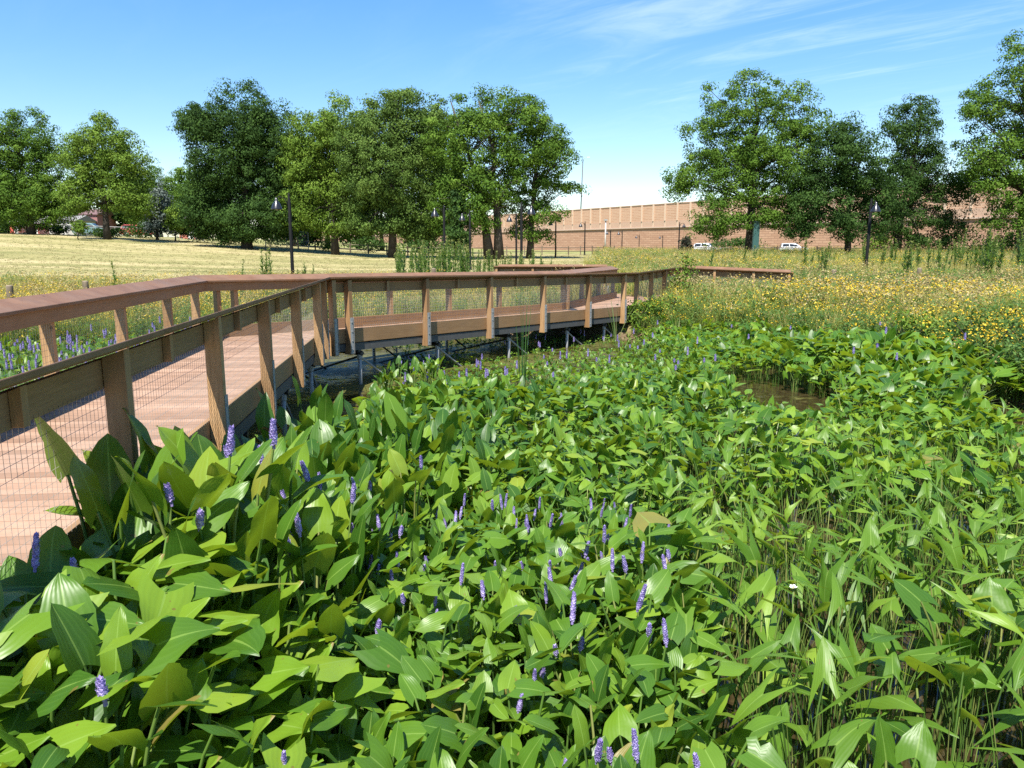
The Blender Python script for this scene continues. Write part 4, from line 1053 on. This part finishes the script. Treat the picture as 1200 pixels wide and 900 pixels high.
for i,(px,d,w,h,mt,lab) in enumerate(((752,22.0,.9,.7,'light','pale green bush against the last bend posts'),(780,22.4,1.1,.8,'light','second pale bush behind the pond edge beside the bend'),(1085,15.6,1.5,.95,'light','dense green bush on the bank behind the arum leaves'),(1120,13.9,1.4,.8,'light','dense green bush above the muddy cove'),(1165,14.6,1.6,.95,'olive','grey-green bush at the right end of the bank'))):
    shrub('bank_shrub', lab, px, d, w, h, mt, 30+i, 1100, .085)

# ------------------------------------------------------------------ noise wall
def noise_wall():
    A = np.array([-180.0, 573.0]); d = np.array([69.3,-116.0]); d /= np.linalg.norm(d)
    p645 = np.array([12.5,250.0])
    pt = lambda s: p645 + d*s
    nrm = np.array([d[1],-d[0]]); nrm = -nrm if nrm@(-p645) < 0 else nrm      # towards the viewer
    def Zl(s): return 0.0
    root = thing('noise_wall', 'long tan and brick-red highway noise wall with cream posts behind the trees', 'noise wall', (p645[0],p645[1],0))
    off = np.array([p645[0],p645[1],0])
    def slab(mb, s0, s1, a0, a1, z0, z1, tint=.5):
        q = [pt(s0)+nrm*a0, pt(s1)+nrm*a0, pt(s1)+nrm*a1, pt(s0)+nrm*a1]
        hexa(mb, [(x-off[0],y-off[1],z0) for x,y in q],[(x-off[0],y-off[1],z1) for x,y in q],tint)
    def wallmat(name, c1, c2, c3, bw, bh, mort):
        m, nt, out = newmat(name); pos = objco(nt)
        sep = N(nt,'ShaderNodeSeparateXYZ'); nt.links.new(pos, sep.inputs[0])
        # run along the wall
        al = math_(nt,'ADD', math_(nt,'MULTIPLY',sep.outputs[0],float(d[0])), math_(nt,'MULTIPLY',sep.outputs[1],float(d[1])))
        cmb = N(nt,'ShaderNodeCombineXYZ'); nt.links.new(al,cmb.inputs[0]); nt.links.new(sep.outputs[2],cmb.inputs[1])
        br = N(nt,'ShaderNodeTexBrick'); nt.links.new(cmb.outputs[0],br.inputs['Vector']); br.inputs['Scale'].default_value=1.0
        br.inputs['Brick Width'].default_value=bw; br.inputs['Row Height'].default_value=bh; br.inputs['Mortar Size'].default_value=mort
        br.inputs['Color1'].default_value=(*c1,1); br.inputs['Color2'].default_value=(*c2,1); br.inputs['Mortar'].default_value=(*c3,1)
        n = noise(nt, .35, mapping(nt,cmb.outputs[0],(.6,3,1)).outputs[0], 5)
        c = mixc(nt, br.outputs[0], mixc(nt, c1, c3, .5), math_(nt,'MULTIPLY',n.outputs[0],.45))
        principled(nt, out, c, .9, 0, .15, bump(nt, br.outputs[1], -.4, .1)); return m
    lower = wallmat('retaining blocks', (.36,.21,.135), (.45,.285,.19), (.26,.15,.10), 1.8, .52, .07)
    upper = wallmat('noise panels', (.33,.18,.11), (.41,.245,.16), (.46,.32,.22), 2.4, .42, .1)
    cream = simple('cream concrete', (.40,.265,.185), .85, 0, .1, .6)
    postc = simple('post concrete', (.50,.37,.265), .85, 0, .08, .6)
    L0, L1 = -330, 230
    mb = MB(); slab(mb, L0, L1, -.6, 0, -1, 7.2); mb.build('retaining_wall', lower, root)
    mb = MB(); slab(mb, L0, L1, -.5, .32, 7.2, 7.5); mb.build('ledge', simple('ledge concrete',(.45,.33,.25),.9), root)
    mb = MB(); slab(mb, L0, L1, -.4, .10, 7.5, 9.0); mb.build('parapet', cream, root)
    mb = MB(); slab(mb, L0, L1, -.25, .0, 9.0, 13.2); mb.build('noise_panel', upper, root)
    mb = MB(); slab(mb, L0, L1, -.3, .12, 13.2, 13.42); mb.build('coping', cream, root)
    s = -126.0
    while s < 216:
        mb = MB(); slab(mb, s-.2, s+.2, .0, .34, 9.0, 13.3); slab(mb, s-.2, s+.2, .10, .16, 7.5, 8.98); mb.build('wall_post', postc, root); s += 4.6
    return pt, nrm
wpt, wn = noise_wall()

# a street strip in front of the wall, seen only as a thin band behind the cars
m, nt, out = newmat('asphalt'); n_ = noise(nt, 8, geo_pos(nt)); principled(nt, out, ramp(nt,[(.3,(.05,.05,.052)),(.7,(.075,.074,.072))],n_.outputs[0]).outputs[0], .85)
mb = MB(); xs = np.linspace(-20,160,60); V=[];F=[]
for i,x in enumerate(xs):
    yy0 = 128-.02*x; V += [(x,yy0,h1(x,yy0)+.06),(x,yy0+7,h1(x,yy0+7)+.06)]
for i in range(59): F.append([2*i,2*i+2,2*i+3,2*i+1])
mb.add(V,np.array(F)); tag(mb.build('road', m), kind='structure')

def mast():
    p = pix(680,262,262); root = thing('highway_light', 'tall thin highway light mast rising behind the noise wall', 'street light', (p.x,262,0))
    mb = MB(); tube(mb, [(0,0,0),(.1,0,14),(.55,0,30.0)], [.26,.2,.14], 8); mb.build('pole', M['darksteel'], root, True)
    mb = MB(); tube(mb, [(.55,0,30.0),(.9,0,30.9),(2.0,-.1,31.2)], .07, 6); mb.build('arm', M['galv'], root, True)
    mb = MB(); box(mb, (2.3,-.1,31.2),(1.0,.4,.2)); mb.build('lamp_head', simple('lamp head grey',(.6,.62,.63),.4), root)
    p = pix(709,300,122); root = thing('utility_pole', 'pale grey utility pole standing before the retaining wall', 'pole', (p.x,122,h1(p.x,122)))
    mb = MB(); tube(mb, [(0,0,-.1),(0,0,5.2)], [.13,.1], 8); mb.build('pole', simple('pale pole',(.5,.47,.43),.7), root, True)
    mb = MB(); box(mb, (0,-.1,5.15),(.5,.3,.25)); mb.build('lamp_head', M['galv'], root)
    p = pix(885,290,82.5); root = thing('green_box_post', 'tall dark green square post beside the wide maple trunk', 'post', (p.x,82.5,h1(p.x,82.5)))
    mb = MB(); box(mb, (0,0,1.8),(.62,.4,3.9)); mb.build('column', simple('green paint',(.03,.085,.075),.5), root, bevel=.02)
    mb = MB(); box(mb, (0,0,3.8),(.7,.48,.1)); mb.build('cap', simple('dark green cap',(.02,.06,.05),.5), root)
mast()

# ------------------------------------------------------------------ lamps
def lamp_proto():
    root = thing('street_lamp', 'x', 'street lamp')
    mb = MB(); lathe(mb, [(.14,0),(.14,.05),(.10,.08),(.085,.5),(.078,.56),(.07,3.9),(.05,3.95),(.045,4.15),(.02,4.2)], 12); mb.build('pole', M['black'], root, True)
    mb = MB(); tube(mb, [(0,0,3.55),(.18,0,3.98),(.42,0,4.06),(.55,0,3.95)], [.022,.022,.022,.02], 6); tube(mb, [(.0,0,3.9),(.42,0,4.05)], .014, 5); mb.build('arm', M['black'], root, True)
    mb = MB(); lathe(mb, [(.02,.22),(.05,.2),(.06,.1),(.1,.04),(.17,-.06),(.235,-.24),(.25,-.28),(.235,-.28),(.2,-.2)], 16, (.55,0,3.78)); mb.build('lamp_shade', M['shade'], root, True)
    mb = MB(); lathe(mb, [(.03,.0),(.07,-.05),(.08,-.12),(.05,-.18),(.0,-.2)], 10, (.55,0,3.66)); mb.build('lamp_glass', simple('frosted glass',(.6,.6,.58),.25), root, True)
    return root
LP = lamp_proto(); first = True
for px, dist, rz, sc, lab in (
  (342,34,math.pi,1.0,'nearest black street lamp with bell shade standing before the dry field'),
  (611,44,0,1.0,'black street lamp directly beyond the centre of the far railing'),
  (521,47,math.pi,1.0,'black street lamp above the left part of the feathery weeds'),
  (551,56,math.pi,1.0,'black street lamp before the pale tree trunks'),
  (605,62,math.pi,1.0,'black street lamp just behind the centre lamp'),
  (1016,40,-math.pi/2,1.0,'black street lamp with bell shade standing in the yellow meadow'),
  (651,84,math.pi,1.0,'black street lamp at the left end of the noise wall row'),
  (685,98,math.pi,1.0,'black street lamp second in the row before the noise wall'),
  (715,118,math.pi,1.0,'black street lamp left of the pair in the noise wall row'),
  (728.5,122,math.pi,1.0,'black street lamp right of the pair in the noise wall row'),
  (748.5,140,math.pi,.95,'small distant street lamp left of the two last in the noise wall row'),
  (776,142,math.pi,.95,'small distant street lamp right of the two last in the noise wall row'),
  (795,92,0,.95,'black street lamp beside the dark plum tree')):
    p = pix(px, 300, dist); loc = (p.x, dist, h1(p.x, dist)-.02)
    if dist in (118,122,140,142): loc = (p.x, dist, h1(p.x,dist)-.6)
    if first: LP.location = loc; LP.rotation_euler = (0,0,rz); LP['label'] = lab; LP['group'] = 'black street lamps along the park path'; first = False
    else: copy_thing(LP, loc, rz, sc, lab, 'black street lamps along the park path')

# ------------------------------------------------------------------ round posts by the path
def stake(first=[None]):
    root = thing('wooden_post', 'x', 'post')
    mb = MB(); n=12
    lathe(mb, [(.095,-.2),(.097,.3),(.095,.9),(.092,1.04),(.08,1.07)], n); mb.build('shaft', M['stake'], root, True)
    mb = MB(); lathe(mb, [(.078,1.071),(.07,1.078),(.02,1.08)], n); mb.build('top', simple('cut end grain',(.28,.22,.15),.9,0,.3,20), root)
    return root
SP0 = stake()
STK = [(8,22.5,'round wooden post cut by the left edge among yellow flowers'),(98,25,'round wooden post second from the left edge'),(182,25.5,'round wooden post above the left railing cap'),(261,27.5,'round wooden post left of the near street lamp'),(333,28.5,'short round wooden post against the near street lamp foot'),(398,29.5,'round wooden post right of the near street lamp'),(508,33,'round wooden post behind the far railing before the weeds'),(978,31,'round wooden post in the yellow meadow left of its lamp'),(1078,33,'round wooden post in the yellow meadow right of its lamp')]
for i,(px,d,lab) in enumerate(STK):
    p = pix(px,310,d); loc = (p.x,d,h1(p.x,d)-.02)
    if i == 0: SP0.location = loc; SP0['label'] = lab; SP0['group'] = 'round wooden posts along the meadow'
    else: copy_thing(SP0, loc, i*1.3, 1.0, lab, 'round wooden posts along the meadow')

# ------------------------------------------------------------------ fences
def rail_fence(name, label, pts, spacing=2.6, hgt=1.15, mat='fencewood', rails=(.45,.95), pr=.07, rr_=.045):
    P = np.array(pts, float); p0 = P[0]; root = thing(name, label, 'fence', (p0[0],p0[1],h1(*p0)))
    off = np.array([p0[0],p0[1],h1(*p0)])
    seg = np.linalg.norm(np.diff(P,axis=0),axis=1); tot = seg.sum(); n = max(2,min(95,int(tot/spacing))); cum = np.concatenate([[0],np.cumsum(seg)])
    pp = []
    for i in range(n+1):
        s = tot*i/n; x = np.interp(s,cum,P[:,0]); y = np.interp(s,cum,P[:,1]); pp.append(np.array([x,y,h1(x,y)])-off)
    for q in pp:
        mb = MB(); box(mb, (q[0],q[1],q[2]+hgt/2-.1),(pr*2,pr*2,hgt+.2), random.uniform(-.1,.1), random.random()); mb.build('fence_post', M[mat], root)
    for a,b in zip(pp[:-1],pp[1:]):
        mb = MB()
        for z in rails:
            tube(mb, [a+np.array([0,0,z+random.uniform(-.03,.03)]), b+np.array([0,0,z+random.uniform(-.03,.03)])], rr_, 5, random.random())
        mb.build('fence_rail', M[mat], root)
    return root
def wpix(px, d): p = pix(px,300,d); return (p.x,d)
rail_fence('rail_fence', 'low dark rail fence running under the central trees', [wpix(350,96),wpix(450,92),wpix(560,94),wpix(640,98),wpix(720,108)], 2.4)
rail_fence('rail_fence', 'low brown split rail fence running behind the right hand trees', [wpix(812,104),wpix(870,98),wpix(940,94)], 2.9)
rail_fence('rail_fence', 'low brown split rail fence from the linden trunk to the right edge', [wpix(957,93),wpix(1050,91),wpix(1130,89),wpix(1215,87)], 2.9)
def chain_fence(label, pts, hgt, cat='fence'):
    P = np.array(pts,float); p0=P[0]; off=np.array([p0[0],p0[1],h1(*p0)]); root = thing('chain_link_fence', label, cat, tuple(off))
    seg=np.linalg.norm(np.diff(P,axis=0),axis=1); tot=seg.sum(); n=max(2,int(tot/2.8)); cum=np.concatenate([[0],np.cumsum(seg)]); pp=[]
    for i in range(n+1):
        s=tot*i/n; x=np.interp(s,cum,P[:,0]); y=np.interp(s,cum,P[:,1]); pp.append(np.array([x,y,h1(x,y)])-off)
    for q in pp:
        mb=MB(); tube(mb,[q-np.array([0,0,.1]),q+np.array([0,0,hgt])],.05,6); mb.build('fence_post',M['galv'],root)
    mb=MB()
    for a,b in zip(pp[:-1],pp[1:]):
        tube(mb,[a+np.array([0,0,hgt]),b+np.array([0,0,hgt])],.035,5)
    mb.build('top_bar',M['galv'],root)
    mb=MB()
    for a,b in zip(pp[:-1],pp[1:]):
        L=np.linalg.norm(b-a); k=int(L/.22)
        for i in range(-int(hgt/.22),k):
            for sg in (0,1):
                t0=i*.22/L; t1=t0+hgt/L
                z0,z1=(0,hgt) if sg==0 else (hgt,0)
                c0,c1=max(t0,0),min(t1,1)
                if c1<=c0: continue
                f=lambda t:(z0+(z1-z0)*(t-t0)/(t1-t0))
                tube(mb,[a+(b-a)*c0+np.array([0,0,f(c0)]),a+(b-a)*c1+np.array([0,0,f(c1)])],.007,3,cap=False)
    mb.build('wire_netting',M['galv'],root)
chain_fence('low chain link fence along the back of the dry field at left', [wpix(22,108),wpix(120,106),wpix(240,106)], 1.25)
chain_fence('taller grey chain link panel behind the near street lamp', [wpix(312,94),wpix(362,93)], 2.1)

# ------------------------------------------------------------------ small buildings behind the field
def house(name, label, px0, px1, dist, hgt, wall, roofc, roof_h=.8, dep=5, door=None, windows=2):
    a = pix(px0,300,dist); b = pix(px1,300,dist); w = b.x-a.x; z = h1((a.x+b.x)/2, dist)-.1
    root = thing(name, label, name.split('_')[-1], ((a.x+b.x)/2, dist, z))
    mb = MB(); box(mb, (0,dep/2,hgt/2),(w,dep,hgt)); mb.build('wall', simple(name+' wall',wall,.8,0,.08,1), root)
    mb = MB(); e=.25; V=[(-w/2-e,-e,hgt),(w/2+e,-e,hgt),(w/2+e,dep+e,hgt),(-w/2-e,dep+e,hgt),(-w/2-e,dep/2,hgt+roof_h),(w/2+e,dep/2,hgt+roof_h)]
    mb.add(V,[[0,1,5,4],[2,3,4,5],[1,2,5],[3,0,4],[3,2,1,0]]); mb.build('roof', simple(name+' roof',roofc,.8), root)
    k = windows
    for i in range(k):
        x = -w/2+w*(i+.7)/(k+.4); ww = min(.9,w*.22)
        mb = MB(); box(mb,(x,-.03,hgt*.58),(ww+.14,.06,hgt*.3+.14)); f=mb.build('window',simple('window frame',(.75,.75,.72),.6),root)
        mb = MB(); box(mb,(x,-.065,hgt*.58),(ww,.02,hgt*.3)); mb.build('pane',simple('window glass',(.03,.04,.05),.1),f)
    if door is not None:
        mb = MB(); box(mb,(w*door,-.03,hgt*.38),(min(.9,w*.4),.06,hgt*.76)); mb.build('door',simple('door paint',(.6,.58,.55),.6),root)
    return root
house('red_shed','small red shed at the far left behind the chain link fence',15,26,116,2.0,(.42,.07,.05),(.25,.22,.2),.4,2.5,.2,0)
house('red_shed','second red shed behind the trunk of the left end oak',40,49,118,1.9,(.40,.06,.05),(.2,.18,.17),.4,2.5,.15,0)
house('white_house','long low white house with grey roof behind the left trees',50,92,122,2.4,(.40,.38,.35),(.22,.21,.2),.9,6,.2,3)
house('red_house','red brick house with white door left of the big dark maple',212,230,120,2.6,(.38,.10,.06),(.30,.27,.26),.9,5,.25,1)
house('pink_house','pinkish house half hidden behind the yellowish ash',98,118,128,3.6,(.26,.12,.11),(.14,.08,.075),1.0,6,None,2)

# ------------------------------------------------------------------ cars
def car(label, px, dist, rz, paint, wagon=True, group=None):
    p = pix(px,300,dist); root = thing('parked_car', label, 'car', (p.x,dist,h1(p.x,dist)+.07), rz, group)
    Lc, Wc = 4.6, 1.84
    low = [(-2.3,.45),(-2.26,.85),(-2.15,1.0),(-1.2,1.06),(1.0,1.02),(2.0,.9),(2.26,.7),(2.3,.42),(2.2,.26),(1.75,.24),(1.72,.4),(1.6,.58),(1.4,.66),(1.2,.58),(1.08,.4),(1.05,.24),(-1.05,.24),(-1.08,.4),(-1.2,.58),(-1.4,.66),(-1.6,.58),(-1.72,.4),(-1.75,.24),(-2.2,.26)]
    mb = MB(); k=len(low); V=[]
    for y,s in ((-Wc/2,1),(Wc/2,1)): V+=[(x,y,z) for x,z in low]
    mb.add(V,[list(range(k)),list(range(2*k-1,k-1,-1))]+[[i,i+k,(i+1)%k+k,(i+1)%k] for i in range(k)])
    mb.build('body', paint, root, bevel=.05)
    top = [(-2.12,1.03),(-1.95,1.5),(-1.6,1.64),(.1,1.66),(.35,1.6),(1.05,1.05)]
    mb = MB(); k=len(top); V=[(x,-(Wc/2-.04-(.2 if z>1.2 else 0)),z) for x,z in top]+[(x,Wc/2-.04-(.2 if z>1.2 else 0),z) for x,z in top]
    mb.add(V,[list(range(k)),list(range(2*k-1,k-1,-1))]+[[i,i+k,(i+1)%k+k,(i+1)%k] for i in range(k)]); mb.build('cabin', paint, root, bevel=.03)
    gl = simple('car glass',(.015,.02,.025),.08)
    for sg in (-1,1):
        for x0,x1,x2,x3 in ((-1.95,-.85,-.85,-1.8),(-.75,.72,.2,-.75)):
            mb=MB(); yb=sg*(Wc/2-.03-.02); yt=sg*(Wc/2-.03-.19)
            mb.add([(x0,yb,1.12),(x1,yb,1.12),(x2,yt,1.54),(x3,yt,1.54),(x0,yb-sg*.03,1.12),(x1,yb-sg*.03,1.12),(x2,yt-sg*.03,1.54),(x3,yt-sg*.03,1.54)],BOXF); mb.build('side_window',gl,root)
    mb=MB(); mb.add([(1.06,-.75,1.08),(1.06,.75,1.08),(.42,.62,1.6),(.42,-.62,1.6),(1.02,-.75,1.06),(1.02,.75,1.06),(.38,.62,1.58),(.38,-.62,1.58)],BOXF); mb.build('windscreen',gl,root)
    mb=MB(); mb.add([(-2.16,-.72,1.1),(-2.16,.72,1.1),(-2.0,.6,1.5),(-2.0,-.6,1.5),(-2.1,-.72,1.1),(-2.1,.72,1.1),(-1.94,.6,1.5),(-1.94,-.6,1.5)],BOXF); mb.build('rear_window',gl,root)
    for x in (-1.4,1.4):
        for sg in (-1,1):
            mb=MB(); y0,y1=sg*(Wc/2-.22),sg*(Wc/2+.0); tube(mb,[(x,y0,.33),(x,y1,.33)],.33,16)
            wq=mb.build('wheel',simple('tyre rubber',(.02,.02,.02),.8),root); mb=MB(); tube(mb,[(x,y1,.33),(x,y1+sg*.015,.33)],.2,12); mb.build('rim',M['galv'],wq)
    for sg in (-1,1):
        mb=MB(); box(mb,(2.22,sg*.66,.74),(.14,.36,.16)); mb.build('headlight',simple('headlight lens',(.75,.76,.78),.1),root)
        mb=MB(); box(mb,(-2.27,sg*.75,.85),(.1,.2,.3)); mb.build('tail_light',simple('tail light',(.4,.02,.02),.2),root)
white = simple('white car paint',(.72,.73,.75),.25,0,.03)
car('white car parked on the road just left of the dark bush and maple trunk', 828, 131, math.radians(-28), white, True, 'parked white cars on the road')
car('white car parked right of the wide maple behind the rail fence', 929, 131, math.radians(-8), white, True, 'parked white cars on the road')
car('dark teal car parked behind the yellowish ash trunk', 110, 112, math.radians(10), simple('teal car paint',(.10,.19,.2),.3), True)
car('red car parked behind the left chain link fence', 164, 113, math.radians(15), simple('red car paint',(.42,.06,.05),.3), True)

# ------------------------------------------------------------------ light, sky, camera
SUN = Vector((-.30,-.95,0)).normalized(); EL = math.radians(60)
S = Vector((SUN.x*math.cos(EL), SUN.y*math.cos(EL), math.sin(EL)))
sl = bpy.data.lights.new('sun','SUN'); sl.energy = 5.0; sl.angle = math.radians(.53); sl.color = (1,.955,.88)
so = bpy.data.objects.new('sun', sl); COL.objects.link(so); so.rotation_euler = S.to_track_quat('Z','Y').to_euler(); so.location = (-20,-40,60)
w = bpy.data.worlds.new('World'); SC.world = w; w.use_nodes = True; nt = w.node_tree; nt.nodes.clear()
out = nt.nodes.new('ShaderNodeOutputWorld'); bg = nt.nodes.new('ShaderNodeBackground'); nt.links.new(bg.outputs[0], out.inputs[0])
sky = N(nt,'ShaderNodeTexSky'); sky.sky_type='NISHITA'; sky.sun_disc=False; sky.sun_elevation=EL; sky.sun_rotation=math.atan2(SUN.x,SUN.y); sky.air_density=1.0; sky.dust_density=.25; sky.ozone_density=2.2; sky.altitude=50
tc = N(nt,'ShaderNodeTexCoord'); gen = tc.outputs['Generated']
sep = N(nt,'ShaderNodeSeparateXYZ'); nt.links.new(gen, sep.inputs[0])
# thin cirrus: noise on the plane of the high clouds
zc = math_(nt,'MAXIMUM', sep.outputs[2], .03)
cx = math_(nt,'DIVIDE', sep.outputs[0], zc); cy = math_(nt,'DIVIDE', sep.outputs[1], zc)
cmb = N(nt,'ShaderNodeCombineXYZ'); nt.links.new(cx,cmb.inputs[0]); nt.links.new(cy,cmb.inputs[1])
mp0 = mapping(nt, cmb.outputs[0], (1,1,1), (0,0,math.radians(58)))
mp = mapping(nt, mp0.outputs[0], (.42,1.2,1), (0,0,0), (.3,.55,0))
n1 = noise(nt, 1.1, mp.outputs[0], 8, .66); n1.inputs['Distortion'].default_value = 1.3
n2 = noise(nt, .38, cmb.outputs[0], 2, .5)
side = N(nt,'ShaderNodeMapRange', interpolation_type='SMOOTHSTEP'); nt.links.new(sep.outputs[0], side.inputs[0]); side.inputs[1].default_value=-.12; side.inputs[2].default_value=.3
mr = N(nt,'ShaderNodeMapRange', interpolation_type='SMOOTHSTEP'); nt.links.new(math_(nt,'ADD',math_(nt,'MULTIPLY',n1.outputs[0],.75),math_(nt,'MULTIPLY',n2.outputs[0],.35)), mr.inputs[0]); mr.inputs[1].default_value=.50; mr.inputs[2].default_value=.78
hz = N(nt,'ShaderNodeMapRange', interpolation_type='SMOOTHSTEP'); nt.links.new(sep.outputs[2], hz.inputs[0]); hz.inputs[1].default_value=.10; hz.inputs[2].default_value=.24
cl = math_(nt,'MULTIPLY', mr.outputs[0], math_(nt,'MULTIPLY', math_(nt,'ADD', math_(nt,'MULTIPLY',side.outputs[0],.24), .02), hz.outputs[0]), clamp=True)
hs = N(nt,'ShaderNodeHueSaturation'); hs.inputs['Saturation'].default_value = 1.56; hs.inputs['Hue'].default_value = .507; gm = N(nt,'ShaderNodeGamma'); gm.inputs[1].default_value = .75; nt.links.new(sky.outputs[0], gm.inputs[0]); nt.links.new(mixc(nt, gm.outputs[0], (1.62,1.62,1.62), 1.0, 'MULTIPLY'), hs.inputs['Color'])
skyc = mixc(nt, hs.outputs[0], (9.5,9.9,10.4), cl)
nt.links.new(skyc, bg.inputs[0]); bg.inputs[1].default_value = .09
cam = bpy.data.cameras.new('camera'); cam.sensor_width = 36; cam.lens = F_PX/1200*36; cam.clip_end = 5000; cam.clip_start = .05
co = bpy.data.objects.new('camera', cam); COL.objects.link(co); co.location = (0,0,CAM_H); co.rotation_euler = (math.pi/2-PITCH,0,0); SC.camera = co
SC.view_settings.view_transform = 'Standard'; SC.view_settings.look = 'None'; SC.view_settings.gamma = 1; SC.view_settings.exposure = 1.18; SC.view_settings.use_curve_mapping = False
SC.render.engine = 'CYCLES'
cy_ = SC.cycles; cy_.max_bounces = 6; cy_.diffuse_bounces = 3; cy_.glossy_bounces = 2; cy_.transmission_bounces = 3; cy_.transparent_max_bounces = 4; cy_.caustics_reflective = False; cy_.caustics_refractive = False
cy_.use_denoising = False; cy_.sample_clamp_indirect = 6
